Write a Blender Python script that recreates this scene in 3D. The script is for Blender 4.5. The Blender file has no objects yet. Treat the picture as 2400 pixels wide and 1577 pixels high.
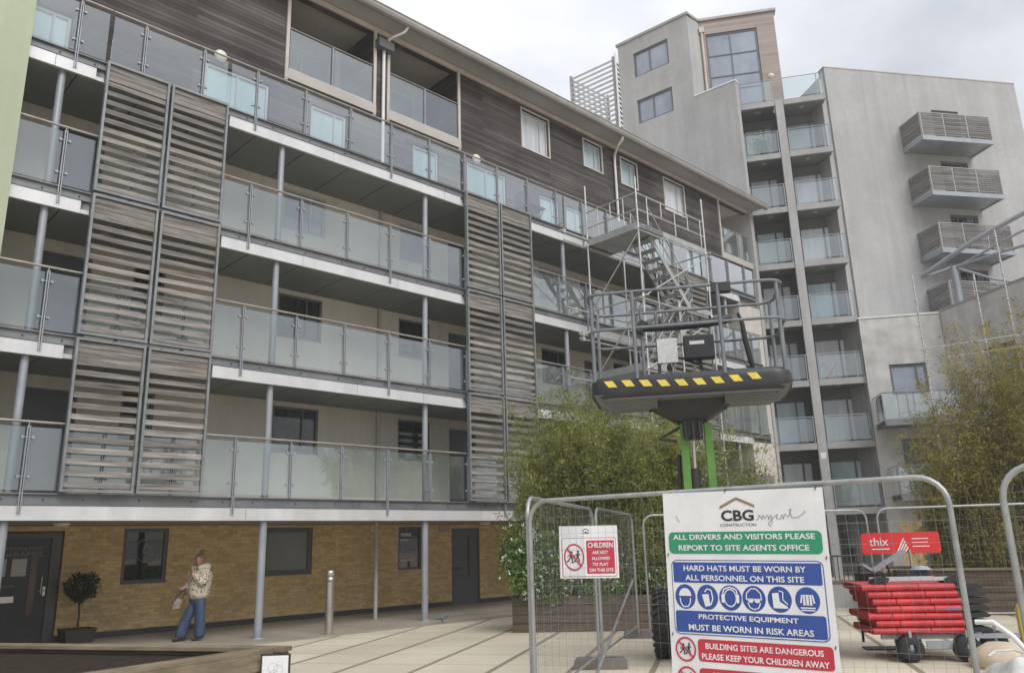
import bpy, bmesh, math, random
from mathutils import Vector, Matrix
R = math.radians
S = bpy.context.scene
COL = S.collection
random.seed(7)

# ------------------------------------------------------------------ camera
cam = bpy.data.cameras.new('camera')
cam_o = bpy.data.objects.new('camera', cam)
COL.objects.link(cam_o)
cam.sensor_width = 36.0
cam.lens = 1863.0 / 2400.0 * 36.0
cam.clip_start = 0.05
cam.clip_end = 2000
_pi, _ro = R(14.69), R(-1.637)
_fw = Vector((0, math.cos(_pi), math.sin(_pi)))
_r0 = Vector((1, 0, 0)); _u0 = _r0.cross(_fw)
_r = _r0 * math.cos(_ro) + _u0 * math.sin(_ro)
_u = -_r0 * math.sin(_ro) + _u0 * math.cos(_ro)
_m = Matrix((_r, _u, -_fw)).transposed().to_4x4()
cam_o.matrix_world = Matrix.Translation((0, 0, 1.65)) @ _m
S.camera = cam_o

# ------------------------------------------------------------------ light
SUN_EL, SUN_AZ = 43.0, 150.0          # degrees; azimuth clockwise from +Y
w = bpy.data.worlds.new("World"); S.world = w; w.use_nodes = True
nt = w.node_tree; nt.nodes.clear()
def N(nt, typ, **kw):
    n = nt.nodes.new(typ)
    for k, v in kw.items(): setattr(n, k, v)
    return n
L = nt.links.new
out = N(nt, 'ShaderNodeOutputWorld'); bg = N(nt, 'ShaderNodeBackground'); bg.inputs[1].default_value = 0.1
sky = N(nt, 'ShaderNodeTexSky'); sky.sky_type = 'NISHITA'; sky.sun_disc = False
sky.sun_elevation = R(SUN_EL); sky.sun_rotation = R(SUN_AZ)
tc = N(nt, 'ShaderNodeTexCoord'); sep = N(nt, 'ShaderNodeSeparateXYZ'); L(tc.outputs['Generated'], sep.inputs[0])
# cloud deck: project the view direction on a flat layer, noise on it
zc = N(nt, 'ShaderNodeMath', operation='MAXIMUM'); L(sep.outputs[2], zc.inputs[0]); zc.inputs[1].default_value = 0.0
zo = N(nt, 'ShaderNodeMath', operation='ADD'); L(zc.outputs[0], zo.inputs[0]); zo.inputs[1].default_value = 0.28
dv = N(nt, 'ShaderNodeVectorMath', operation='DIVIDE'); L(tc.outputs['Generated'], dv.inputs[0])
cmb = N(nt, 'ShaderNodeCombineXYZ')
for i in range(3): L(zo.outputs[0], cmb.inputs[i])
L(cmb.outputs[0], dv.inputs[1])
n1 = N(nt, 'ShaderNodeTexNoise'); n1.inputs['Scale'].default_value = 2.3; n1.inputs['Detail'].default_value = 7; n1.inputs['Roughness'].default_value = 0.55
n1.inputs['Distortion'].default_value = 0.25
L(dv.outputs[0], n1.inputs['Vector'])
cr = N(nt, 'ShaderNodeValToRGB'); L(n1.outputs[0], cr.inputs[0])
e = cr.color_ramp.elements
e[0].position = 0.32; e[0].color = (4.6, 4.85, 5.35, 1)
e[1].position = 0.66; e[1].color = (7.6, 7.7, 7.95, 1)
# overcast sky: brighter overhead (CIE)
ze = N(nt, 'ShaderNodeMath', operation='MULTIPLY_ADD'); L(zc.outputs[0], ze.inputs[0]); ze.inputs[1].default_value = 0.95; ze.inputs[2].default_value = 0.52
vm = N(nt, 'ShaderNodeVectorMath', operation='SCALE'); L(cr.outputs[0], vm.inputs[0]); L(ze.outputs[0], vm.inputs['Scale'])
mx = N(nt, 'ShaderNodeMix', data_type='RGBA'); mx.inputs[0].default_value = 0.93
L(sky.outputs[0], mx.inputs[6]); L(vm.outputs[0], mx.inputs[7])
L(mx.outputs[2], bg.inputs[0]); L(bg.outputs[0], out.inputs[0])

sun = bpy.data.lights.new('sun', 'SUN'); sun.energy = 1.5; sun.angle = R(34); sun.color = (1.0, 0.98, 0.96)
sun_o = bpy.data.objects.new('sun', sun); COL.objects.link(sun_o)
_d = Vector((math.sin(R(SUN_AZ)) * math.cos(R(SUN_EL)), math.cos(R(SUN_AZ)) * math.cos(R(SUN_EL)), math.sin(R(SUN_EL))))
sun_o.rotation_euler = _d.to_track_quat('Z', 'Y').to_euler()
sun_o.location = (0, 0, 60)
S.view_settings.view_transform = 'Standard'; S.view_settings.look = 'None'
S.view_settings.exposure = 0.47; S.view_settings.gamma = 1.0
LENS_VEIL = 0.0010  # density of the added volume that imitates lens veil
S.cycles.volume_bounces = 1
S.cycles.max_bounces = 8; S.cycles.transparent_max_bounces = 24
S.cycles.caustics_reflective = False; S.cycles.caustics_refractive = False

# ------------------------------------------------------------------ materials
MATS = {}
def math_chain(nt, op, a, b=None, c=None):
    n = N(nt, 'ShaderNodeMath', operation=op)
    for i, x in enumerate((a, b, c)):
        if x is None: continue
        if isinstance(x, (int, float)): n.inputs[i].default_value = x
        else: nt.links.new(x, n.inputs[i])
    return n.outputs[0]

def mat(name, c1, c2=None, rough=0.6, metal=0.0, scale=3.0, stretch=(1, 1, 1), bump=0.0, fine=0.06, spec=0.5, detail=6, lo=0.35, hi=0.65, streak=0.0, island=0.0, objrand=0.0):
    """principled material whose colour wanders between c1 and c2 by noise on object coordinates"""
    if name in MATS: return MATS[name]
    m = bpy.data.materials.new(name); m.use_nodes = True
    nt = m.node_tree; b = nt.nodes['Principled BSDF']; L = nt.links.new
    b.inputs['Roughness'].default_value = rough; b.inputs['Metallic'].default_value = metal
    b.inputs['Specular IOR Level'].default_value = spec
    c2 = c2 or tuple(x * 0.82 for x in c1)
    tc = N(nt, 'ShaderNodeTexCoord'); mp = N(nt, 'ShaderNodeMapping'); mp.inputs['Scale'].default_value = stretch
    L(tc.outputs['Object'], mp.inputs[0])
    n = N(nt, 'ShaderNodeTexNoise'); n.inputs['Scale'].default_value = scale; n.inputs['Detail'].default_value = detail
    n.inputs['Roughness'].default_value = 0.6
    L(mp.outputs[0], n.inputs['Vector'])
    r = N(nt, 'ShaderNodeValToRGB'); r.color_ramp.elements[0].position = lo; r.color_ramp.elements[1].position = hi
    r.color_ramp.elements[0].color = (*c2, 1); r.color_ramp.elements[1].color = (*c1, 1)
    L(n.outputs[0], r.inputs[0])
    col = r.outputs[0]
    n2 = N(nt, 'ShaderNodeTexNoise'); n2.inputs['Scale'].default_value = scale * 14; n2.inputs['Detail'].default_value = 3
    L(mp.outputs[0], n2.inputs['Vector'])
    ma = N(nt, 'ShaderNodeMath', operation='MULTIPLY_ADD'); L(n2.outputs[0], ma.inputs[0]); ma.inputs[1].default_value = fine * 4; ma.inputs[2].default_value = 1 - fine * 2
    sc = N(nt, 'ShaderNodeVectorMath', operation='SCALE'); L(col, sc.inputs[0]); L(ma.outputs[0], sc.inputs['Scale']); col = sc.outputs[0]
    if streak:
        mp2 = N(nt, 'ShaderNodeMapping'); mp2.inputs['Scale'].default_value = (2.2, 2.2, 0.12); L(tc.outputs['Object'], mp2.inputs[0])
        n3 = N(nt, 'ShaderNodeTexNoise'); n3.inputs['Scale'].default_value = 1.3; n3.inputs['Detail'].default_value = 8; L(mp2.outputs[0], n3.inputs['Vector'])
        r3 = N(nt, 'ShaderNodeMapRange'); L(n3.outputs[0], r3.inputs[0]); r3.inputs[1].default_value = 0.35; r3.inputs[2].default_value = 0.7
        r3.inputs[3].default_value = 1 - streak; r3.inputs[4].default_value = 1 + streak * 0.3
        s3 = N(nt, 'ShaderNodeVectorMath', operation='SCALE'); L(col, s3.inputs[0]); L(r3.outputs[0], s3.inputs['Scale']); col = s3.outputs[0]
    if island or objrand:
        rs = N(nt, 'ShaderNodeNewGeometry').outputs['Random Per Island'] if island else N(nt, 'ShaderNodeObjectInfo').outputs['Random']
        k = island or objrand
        s4 = N(nt, 'ShaderNodeVectorMath', operation='SCALE'); L(col, s4.inputs[0]); L(math_chain(nt, 'MULTIPLY_ADD', rs, 2 * k, 1 - k), s4.inputs['Scale']); col = s4.outputs[0]
    L(col, b.inputs['Base Color'])
    if bump:
        bp = N(nt, 'ShaderNodeBump'); bp.inputs['Strength'].default_value = bump; bp.inputs['Distance'].default_value = 0.02
        L(n2.outputs[0], bp.inputs['Height']); L(bp.outputs[0], b.inputs['Normal'])
    MATS[name] = m
    return m

def boards(name, cols, pitch, along='X', gap=0.10, gapcol=0.25, rough=0.75):
    """horizontal timber boards: dark joint every pitch metres in z, own tone per board, grain along the board"""
    m = bpy.data.materials.new(name); m.use_nodes = True; nt = m.node_tree; L = nt.links.new
    b = nt.nodes['Principled BSDF']; b.inputs['Roughness'].default_value = rough; b.inputs['Specular IOR Level'].default_value = 0.25
    tc = N(nt, 'ShaderNodeTexCoord'); sp = N(nt, 'ShaderNodeSeparateXYZ'); L(tc.outputs['Object'], sp.inputs[0])
    q = math_chain(nt, 'DIVIDE', sp.outputs[2], pitch)
    fl = math_chain(nt, 'FLOOR', q); fr = math_chain(nt, 'FRACT', q)
    wn = N(nt, 'ShaderNodeTexWhiteNoise', noise_dimensions='2D')
    seg = math_chain(nt, 'FLOOR', math_chain(nt, 'DIVIDE', sp.outputs[0 if along == 'X' else 1], 3.1))
    cb = N(nt, 'ShaderNodeCombineXYZ'); L(fl, cb.inputs[0]); L(seg, cb.inputs[1]); L(cb.outputs[0], wn.inputs['Vector'])
    mp = N(nt, 'ShaderNodeMapping'); mp.inputs['Scale'].default_value = (0.8, 0.8, 22) ; L(tc.outputs['Object'], mp.inputs[0])
    ng = N(nt, 'ShaderNodeTexNoise'); ng.inputs['Scale'].default_value = 2.2; ng.inputs['Detail'].default_value = 5; L(mp.outputs[0], ng.inputs['Vector'])
    nl = N(nt, 'ShaderNodeTexNoise'); nl.inputs['Scale'].default_value = 0.7; nl.inputs['Detail'].default_value = 4; L(tc.outputs['Object'], nl.inputs['Vector'])
    f = math_chain(nt, 'MULTIPLY_ADD', wn.outputs[0], 0.35, math_chain(nt, 'MULTIPLY_ADD', ng.outputs[0], 0.6, math_chain(nt, 'MULTIPLY_ADD', nl.outputs[0], 0.7, -0.35)))
    r = N(nt, 'ShaderNodeValToRGB'); L(f, r.inputs[0]); el = r.color_ramp.elements
    el[0].position = 0.2; el[0].color = (*cols[0], 1); el[1].position = 0.85; el[1].color = (*cols[-1], 1)
    if len(cols) > 2:
        x = el.new(0.5); x.color = (*cols[1], 1)
    g = math_chain(nt, 'LESS_THAN', fr, gap)
    k = math_chain(nt, 'MULTIPLY_ADD', g, gapcol - 1, 1.0)
    sc = N(nt, 'ShaderNodeVectorMath', operation='SCALE'); L(r.outputs[0], sc.inputs[0]); L(k, sc.inputs['Scale'])
    L(sc.outputs[0], b.inputs['Base Color'])
    bp = N(nt, 'ShaderNodeBump'); bp.inputs['Strength'].default_value = 0.5; bp.inputs['Distance'].default_value = 0.02; L(k, bp.inputs['Height']); L(bp.outputs[0], b.inputs['Normal'])
    MATS[name] = m
    return m

def brick_mat(name, c1, c2, mortar, zscale=1.0):
    m = bpy.data.materials.new(name); m.use_nodes = True; nt = m.node_tree; L = nt.links.new
    b = nt.nodes['Principled BSDF']; b.inputs['Roughness'].default_value = 0.85; b.inputs['Specular IOR Level'].default_value = 0.2
    tc = N(nt, 'ShaderNodeTexCoord'); sp = N(nt, 'ShaderNodeSeparateXYZ'); L(tc.outputs['Object'], sp.inputs[0])
    cb = N(nt, 'ShaderNodeCombineXYZ'); L(math_chain(nt, 'ADD', sp.outputs[0], sp.outputs[1]), cb.inputs[0]); L(sp.outputs[2], cb.inputs[1])
    bt = N(nt, 'ShaderNodeTexBrick'); L(cb.outputs[0], bt.inputs['Vector'])
    bt.inputs['Scale'].default_value = 1.0; bt.inputs['Brick Width'].default_value = 0.225; bt.inputs['Row Height'].default_value = 0.075
    bt.inputs['Mortar Size'].default_value = 0.006; bt.inputs['Mortar Smooth'].default_value = 0.2; bt.inputs['Bias'].default_value = -0.1
    bt.inputs['Color1'].default_value = (*c1, 1); bt.inputs['Color2'].default_value = (*c2, 1); bt.inputs['Mortar'].default_value = (*mortar, 1)
    n = N(nt, 'ShaderNodeTexNoise'); n.inputs['Scale'].default_value = 9; n.inputs['Detail'].default_value = 6; L(cb.outputs[0], n.inputs['Vector'])
    n2 = N(nt, 'ShaderNodeTexNoise'); n2.inputs['Scale'].default_value = 0.9; n2.inputs['Detail'].default_value = 4; L(tc.outputs['Object'], n2.inputs['Vector'])
    k = math_chain(nt, 'MULTIPLY_ADD', n.outputs[0], 0.7, math_chain(nt, 'MULTIPLY_ADD', n2.outputs[0], 0.6, 0.48))
    sc = N(nt, 'ShaderNodeVectorMath', operation='SCALE'); L(bt.outputs[0], sc.inputs[0]); L(k, sc.inputs['Scale'])
    L(sc.outputs[0], b.inputs['Base Color'])
    bp = N(nt, 'ShaderNodeBump'); bp.inputs['Strength'].default_value = 0.35; bp.inputs['Distance'].default_value = 0.01; bp.invert = True
    L(bt.outputs['Fac'], bp.inputs['Height']); L(bp.outputs[0], b.inputs['Normal'])
    MATS[name] = m
    return m

def glass_mat(name, tint, refl=1.0, veil=0.0, veilcol=(0.5, 0.6, 0.6), rough=0.02):
    """thin sheet glass: tinted see-through plus fresnel mirror, a little dirt veil"""
    m = bpy.data.materials.new(name); m.use_nodes = True; nt = m.node_tree; nt.nodes.clear(); L = nt.links.new
    o = N(nt, 'ShaderNodeOutputMaterial'); t = N(nt, 'ShaderNodeBsdfTransparent'); t.inputs[0].default_value = (*tint, 1)
    g = N(nt, 'ShaderNodeBsdfGlossy'); g.inputs['Roughness'].default_value = rough; g.inputs['Color'].default_value = (0.95, 0.97, 1, 1)
    fr = N(nt, 'ShaderNodeFresnel'); fr.inputs['IOR'].default_value = 1.5
    ge = N(nt, 'ShaderNodeNewGeometry')
    k = math_chain(nt, 'MULTIPLY', math_chain(nt, 'MULTIPLY', fr.outputs[0], refl), math_chain(nt, 'SUBTRACT', 1.0, ge.outputs['Backfacing']))
    k = math_chain(nt, 'MINIMUM', k, 1.0)
    d = N(nt, 'ShaderNodeBsdfDiffuse'); d.inputs[0].default_value = (*veilcol, 1)
    tcn = N(nt, 'ShaderNodeTexCoord'); nn = N(nt, 'ShaderNodeTexNoise'); nn.inputs['Scale'].default_value = 1.6; nn.inputs['Detail'].default_value = 6
    L(tcn.outputs['Object'], nn.inputs['Vector'])
    oi = N(nt, 'ShaderNodeObjectInfo')
    vf = math_chain(nt, 'MULTIPLY', math_chain(nt, 'MULTIPLY', math_chain(nt, 'ADD', nn.outputs[0], 0.5), math_chain(nt, 'MULTIPLY_ADD', oi.outputs['Random'], 1.3, 0.4)), veil)
    wb = N(nt, 'ShaderNodeBump'); wb.inputs['Strength'].default_value = 0.12; wb.inputs['Distance'].default_value = 0.05; nb = N(nt, 'ShaderNodeTexNoise'); nb.inputs['Scale'].default_value = 1.1; L(tcn.outputs['Object'], nb.inputs['Vector']); L(nb.outputs[0], wb.inputs['Height']); L(wb.outputs[0], g.inputs['Normal'])
    m1 = N(nt, 'ShaderNodeMixShader'); L(vf, m1.inputs[0]); L(t.outputs[0], m1.inputs[1]); L(d.outputs[0], m1.inputs[2])
    m2 = N(nt, 'ShaderNodeMixShader'); L(k, m2.inputs[0]); L(m1.outputs[0], m2.inputs[1]); L(g.outputs[0], m2.inputs[2])
    L(m2.outputs[0], o.inputs[0])
    MATS[name] = m
    return m

def leaf_mat(name, dark, mid, light, spread=0.8, big=0.6):
    m = bpy.data.materials.new(name); m.use_nodes = True; nt = m.node_tree; L = nt.links.new
    b = nt.nodes['Principled BSDF']; b.inputs['Roughness'].default_value = 0.55; b.inputs['Specular IOR Level'].default_value = 0.3
    ge = N(nt, 'ShaderNodeNewGeometry'); tc = N(nt, 'ShaderNodeTexCoord')
    n = N(nt, 'ShaderNodeTexNoise'); n.inputs['Scale'].default_value = big; n.inputs['Detail'].default_value = 3; L(tc.outputs['Object'], n.inputs['Vector'])
    f = math_chain(nt, 'MULTIPLY_ADD', ge.outputs['Random Per Island'], 0.55, math_chain(nt, 'MULTIPLY_ADD', n.outputs[0], 1.5, -0.5))
    r = N(nt, 'ShaderNodeValToRGB'); L(f, r.inputs[0]); el = r.color_ramp.elements
    el[0].position = 0.1; el[0].color = (*dark, 1); el[1].position = 0.95; el[1].color = (*light, 1)
    x = el.new(0.5); x.color = (*mid, 1)
    L(r.outputs[0], b.inputs['Base Color'])
    tr = N(nt, 'ShaderNodeBsdfTranslucent'); L(r.outputs[0], tr.inputs[0])
    ms = N(nt, 'ShaderNodeMixShader'); ms.inputs[0].default_value = 0.4
    L(b.outputs[0], ms.inputs[1]); L(tr.outputs[0], ms.inputs[2])
    L(ms.outputs[0], nt.nodes['Material Output'].inputs[0])
    MATS[name] = m
    return m

def paving_mat(name, c1, c2, joint, az, px, py, wx, wy):
    m = bpy.data.materials.new(name); m.use_nodes = True; nt = m.node_tree; L = nt.links.new
    b = nt.nodes['Principled BSDF']; b.inputs['Roughness'].default_value = 0.8; b.inputs['Specular IOR Level'].default_value = 0.25
    tc = N(nt, 'ShaderNodeTexCoord'); mp = N(nt, 'ShaderNodeMapping'); mp.inputs['Rotation'].default_value = (0, 0, R(az)); L(tc.outputs['Object'], mp.inputs[0])
    sp = N(nt, 'ShaderNodeSeparateXYZ'); L(mp.outputs[0], sp.inputs[0])
    qx = math_chain(nt, 'DIVIDE', sp.outputs[0], px); qy = math_chain(nt, 'DIVIDE', sp.outputs[1], py)
    fx = math_chain(nt, 'FRACT', qx); fy = math_chain(nt, 'FRACT', qy)
    jx = math_chain(nt, 'LESS_THAN', fx, wx / px); jy = math_chain(nt, 'LESS_THAN', fy, wy / py)
    cb = N(nt, 'ShaderNodeCombineXYZ'); L(math_chain(nt, 'FLOOR', qx), cb.inputs[0]); L(math_chain(nt, 'FLOOR', qy), cb.inputs[1])
    wn = N(nt, 'ShaderNodeTexWhiteNoise', noise_dimensions='2D'); L(cb.outputs[0], wn.inputs['Vector'])
    n = N(nt, 'ShaderNodeTexNoise'); n.inputs['Scale'].default_value = 0.5; n.inputs['Detail'].default_value = 7; L(tc.outputs['Object'], n.inputs['Vector'])
    n2 = N(nt, 'ShaderNodeTexNoise'); n2.inputs['Scale'].default_value = 26; n2.inputs['Detail'].default_value = 5; L(tc.outputs['Object'], n2.inputs['Vector'])
    f = math_chain(nt, 'MULTIPLY_ADD', wn.outputs[0], 0.32, math_chain(nt, 'MULTIPLY_ADD', n.outputs[0], 1.5, math_chain(nt, 'MULTIPLY_ADD', n2.outputs[0], 0.6, -0.72)))
    r = N(nt, 'ShaderNodeValToRGB'); L(f, r.inputs[0]); el = r.color_ramp.elements
    el[0].position = 0.15; el[0].color = (*c2, 1); el[1].position = 0.75; el[1].color = (*c1, 1)
    jm = math_chain(nt, 'MAXIMUM', math_chain(nt, 'MULTIPLY', jx, 0.8), math_chain(nt, 'MULTIPLY', jy, 0.85))
    mx = N(nt, 'ShaderNodeMix', data_type='RGBA'); L(jm, mx.inputs[0]); L(r.outputs[0], mx.inputs[6]); mx.inputs[7].default_value = (*joint, 1)
    L(mx.outputs[2], b.inputs['Base Color'])
    bp = N(nt, 'ShaderNodeBump'); bp.inputs['Strength'].default_value = 0.3; bp.inputs['Distance'].default_value = 0.01
    L(math_chain(nt, 'MULTIPLY_ADD', jm, -1.0, n2.outputs[0]), bp.inputs['Height']); L(bp.outputs[0], b.inputs['Normal'])
    MATS[name] = m
    return m

BRICK = brick_mat('yellow_stock_brick', (0.80, 0.60, 0.30), (0.58, 0.41, 0.18), (0.54, 0.45, 0.32))
SILVER = mat('brushed_silver_panel', (0.74, 0.74, 0.745), (0.63, 0.63, 0.635), rough=0.42, metal=0.25, scale=0.9, fine=0.03, streak=0.10)
CHANNEL = mat('galvanised_channel', (0.24, 0.25, 0.26), (0.17, 0.18, 0.19), rough=0.5, metal=0.4, scale=1.6)
STEEL = mat('grey_painted_steel', (0.36, 0.38, 0.41), (0.29, 0.31, 0.34), rough=0.45, metal=0.2, scale=2)
GALV = mat('galvanised_tube', (0.42, 0.43, 0.43), (0.30, 0.31, 0.31), rough=0.42, metal=0.55, scale=5, fine=0.08)
STAINLESS = mat('stainless_tube', (0.62, 0.60, 0.57), (0.5, 0.48, 0.45), rough=0.28, metal=0.9, scale=3)
RAILWOOD = mat('bronze_steel_handrail', (0.45, 0.42, 0.38), (0.33, 0.30, 0.27), rough=0.35, metal=0.6, scale=4)
RENDERW = mat('cream_render', (0.70, 0.665, 0.60), (0.62, 0.585, 0.525), rough=0.85, scale=0.7, fine=0.03, streak=0.08)
SCREENF = mat('dull_galvanised_screen_frame', (0.27, 0.28, 0.29), (0.19, 0.20, 0.205), rough=0.5, metal=0.3, scale=4, fine=0.08)
LIFTG = mat('dark_grey_lift_steel', (0.21, 0.225, 0.245), (0.15, 0.16, 0.175), rough=0.45, metal=0.2, scale=5, fine=0.08)
SOFFIT = mat('dark_grey_soffit_panel', (0.25, 0.27, 0.27), (0.205, 0.22, 0.22), rough=0.55, scale=0.6, fine=0.02)
BLACK = mat('black_gap', (0.02, 0.02, 0.02), rough=0.8)
DARKMETAL = mat('dark_grey_metal', (0.075, 0.078, 0.085), (0.055, 0.058, 0.063), rough=0.5, scale=1.5)
FRAME = mat('anthracite_window_frame', (0.16, 0.165, 0.175), (0.12, 0.125, 0.135), rough=0.45, scale=1.5)
PALEFRAME = mat('pale_grey_frame', (0.50, 0.51, 0.52), (0.42, 0.43, 0.44), rough=0.5, scale=1.5)
TRIM = mat('cream_timber_trim', (0.60, 0.55, 0.50), (0.50, 0.45, 0.41), rough=0.6, scale=2)
SOFFITL = mat('pale_eaves_soffit', (0.52, 0.52, 0.53), (0.46, 0.46, 0.47), rough=0.6, scale=0.5)
GUTTER = mat('grey_gutter', (0.40, 0.38, 0.36), (0.32, 0.30, 0.285), rough=0.5, metal=0.2, scale=1.0)
WHITEP = mat('white_pipe', (0.78, 0.78, 0.77), (0.66, 0.66, 0.65), rough=0.4, scale=2)
TIMBERD = boards('dark_weathered_cladding', [(0.042, 0.036, 0.034), (0.080, 0.070, 0.066), (0.17, 0.155, 0.148)], 0.115)
SLAT = mat('grey_weathered_larch', (0.36, 0.338, 0.31), (0.10, 0.09, 0.082), rough=0.8, scale=2.2, stretch=(0.55, 1, 9), fine=0.11, lo=0.3, hi=0.7, spec=0.2, island=0.28)
SLATB = mat('brown_grey_slats', (0.235, 0.225, 0.215), (0.125, 0.117, 0.112), rough=0.8, scale=1.5, stretch=(0.5, 0.5, 8), fine=0.08, spec=0.2, island=0.2)
CONC = mat('pale_concrete_render', (0.465, 0.463, 0.46), (0.395, 0.394, 0.392), rough=0.88, scale=0.45, fine=0.05, streak=0.10, bump=0.15, spec=0.2)
CONC2 = mat('mottled_concrete_render', (0.62, 0.61, 0.59), (0.47, 0.46, 0.45), rough=0.88, scale=1.4, fine=0.05, streak=0.12, bump=0.15, spec=0.2)
GREENW = mat('sage_green_render', (0.43, 0.475, 0.34), (0.385, 0.43, 0.305), rough=0.85, scale=0.5, fine=0.03, streak=0.07, bump=0.1)
PHCLAD = boards('penthouse_cladding', [(0.30, 0.25, 0.22), (0.36, 0.31, 0.28), (0.42, 0.37, 0.34)], 0.16, gap=0.08, gapcol=0.7)
# sheet glass
GLASS = glass_mat('balustrade_glass', (0.89, 0.935, 0.925), refl=5.2, veil=0.05, veilcol=(0.68, 0.76, 0.76))
PANE_DARK = mat('dark_window_glass', (0.075, 0.078, 0.08), (0.02, 0.023, 0.027), rough=0.03, spec=0.9, scale=1.6, stretch=(1.6, 1.6, .5), fine=0.0, lo=.45, hi=.75, objrand=.5)
PANE_BLUE = mat('painted_sky_window_glass', (0.34, 0.38, 0.45), (0.22, 0.26, 0.33), rough=0.05, spec=0.9, scale=1.0, stretch=(1, 1, .6), fine=0.0, objrand=.15)  # sky reflection painted into the blue base colour
PANE_CYAN = mat('blind_and_painted_sky_glass', (0.50, 0.64, 0.67), (0.36, 0.49, 0.53), rough=0.08, spec=0.8, scale=1.0, stretch=(2, 2, .4), fine=0.0, objrand=.2)  # blinds; on the tower doors a painted sky reflection
PANE_WHITE = mat('curtain_and_painted_sky_glass', (0.66, 0.68, 0.70), (0.48, 0.51, 0.55), rough=0.08, spec=0.8, scale=1.6, stretch=(4, 4, 0.3), fine=0.0, objrand=.15)  # curtains; on the tower doors the pale tone paints in reflected sky
PANE_GREY = mat('frosted_window_glass', (0.30, 0.32, 0.30), (0.25, 0.27, 0.255), rough=0.25, spec=0.6, scale=0.6, fine=0.0)
RUBBER = mat('black_rubber', (0.028, 0.028, 0.03), (0.02, 0.02, 0.022), rough=0.7, scale=6)
BLACKP = mat('black_plastic', (0.034, 0.036, 0.039), (0.024, 0.026, 0.029), rough=0.45, scale=4)
GREENP = mat('green_machine_paint', (0.13, 0.30, 0.065), (0.095, 0.235, 0.05), rough=0.4, scale=3)
YELLOW = mat('yellow_marking', (0.80, 0.64, 0.10), (0.68, 0.52, 0.08), rough=0.5, scale=8)
REDP = mat('red_plastic', (0.66, 0.06, 0.065), (0.42, 0.03, 0.038), rough=0.45, scale=4, fine=0.08, objrand=.15)
WHITE = mat('white_board', (0.80, 0.80, 0.82), (0.68, 0.68, 0.70), rough=0.4, scale=2.2, fine=0.02, hi=.55, lo=.28)
SGREEN = mat('sign_green', (0.03, 0.30, 0.16), (0.026, 0.27, 0.145), rough=0.4, scale=3, fine=0.02)
SBLUE = mat('sign_blue', (0.035, 0.085, 0.34), (0.03, 0.075, 0.31), rough=0.4, scale=3, fine=0.02)
SRED = mat('sign_red', (0.55, 0.035, 0.065), (0.50, 0.03, 0.058), rough=0.4, scale=3, fine=0.02)
SBLACK = mat('sign_black', (0.03, 0.03, 0.035), rough=0.5, scale=3)
SBROWN = mat('sign_bronze', (0.30, 0.22, 0.15), rough=0.5, scale=3)
PALEBOX = mat('pale_sheet', (0.72, 0.71, 0.71), (0.55, 0.55, 0.56), rough=0.6, scale=30, fine=0.05)
TIMBERP = mat('grey_brown_sleeper', (0.27, 0.225, 0.155), (0.155, 0.125, 0.085), rough=0.85, scale=1.6, stretch=(1, 1, 6), fine=0.1, bump=0.2, spec=0.2)
TIMBERK = mat('dark_brown_sleeper', (0.15, 0.115, 0.088), (0.09, 0.068, 0.052), rough=0.85, scale=1.6, stretch=(1, 1, 6), fine=0.1, bump=0.2, spec=0.2)
SOIL = mat('dark_soil', (0.055, 0.042, 0.032), (0.03, 0.024, 0.018), rough=0.95, scale=8, fine=0.15, bump=0.6, spec=0.1)
CONCB = mat('concrete_block', (0.22, 0.20, 0.185), (0.15, 0.138, 0.128), rough=0.9, scale=4, bump=0.3, spec=0.2)
BAG = mat('white_woven_bag', (0.72, 0.72, 0.71), (0.52, 0.52, 0.52), rough=0.7, scale=5, fine=0.08, bump=0.5)
BAMBOO = leaf_mat('bamboo_leaf', (0.075, 0.10, 0.022), (0.26, 0.29, 0.075), (0.52, 0.52, 0.20))
BAMBOO2 = leaf_mat('yellowing_bamboo_leaf', (0.075, 0.09, 0.022), (0.29, 0.265, 0.075), (0.58, 0.47, 0.17))
SHRUB = leaf_mat('glossy_shrub_leaf', (0.05, 0.09, 0.02), (0.13, 0.22, 0.05), (0.24, 0.35, 0.09))
BAY = leaf_mat('bay_leaf', (0.02, 0.036, 0.018), (0.045, 0.07, 0.034), (0.11, 0.145, 0.085), big=2)
PETAL = mat('white_petal', (0.68, 0.70, 0.60), (0.56, 0.58, 0.50), rough=0.6, scale=9)
CULM = mat('bamboo_culm', (0.24, 0.22, 0.08), (0.15, 0.14, 0.05), rough=0.5, scale=4)
BARK = mat('brown_bark', (0.11, 0.08, 0.05), (0.07, 0.05, 0.035), rough=0.9, scale=9, stretch=(1, 1, .3))
PAVE = paving_mat('buff_paving', (0.64, 0.57, 0.45), (0.50, 0.44, 0.345), (0.19, 0.155, 0.115), 14.0, 1.09, 1.07, 0.085, 0.02)
PAVE2 = paving_mat('shaded_grey_brown_arcade_paving', (0.38, 0.335, 0.27), (0.29, 0.255, 0.205), (0.16, 0.135, 0.105), -43.8, 0.60, 0.60, 0.012, 0.012)  # grey bricks, with shade under the decks also put into the colour

# ------------------------------------------------------------------ building helpers
def frame(o, az):
    """local x runs along compass azimuth az, local y points away from the viewer side, z up"""
    return Matrix.Translation(Vector((o[0], o[1], o[2] if len(o) > 2 else 0))) @ Matrix.Rotation(R(90 - az), 4, 'Z')

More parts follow.
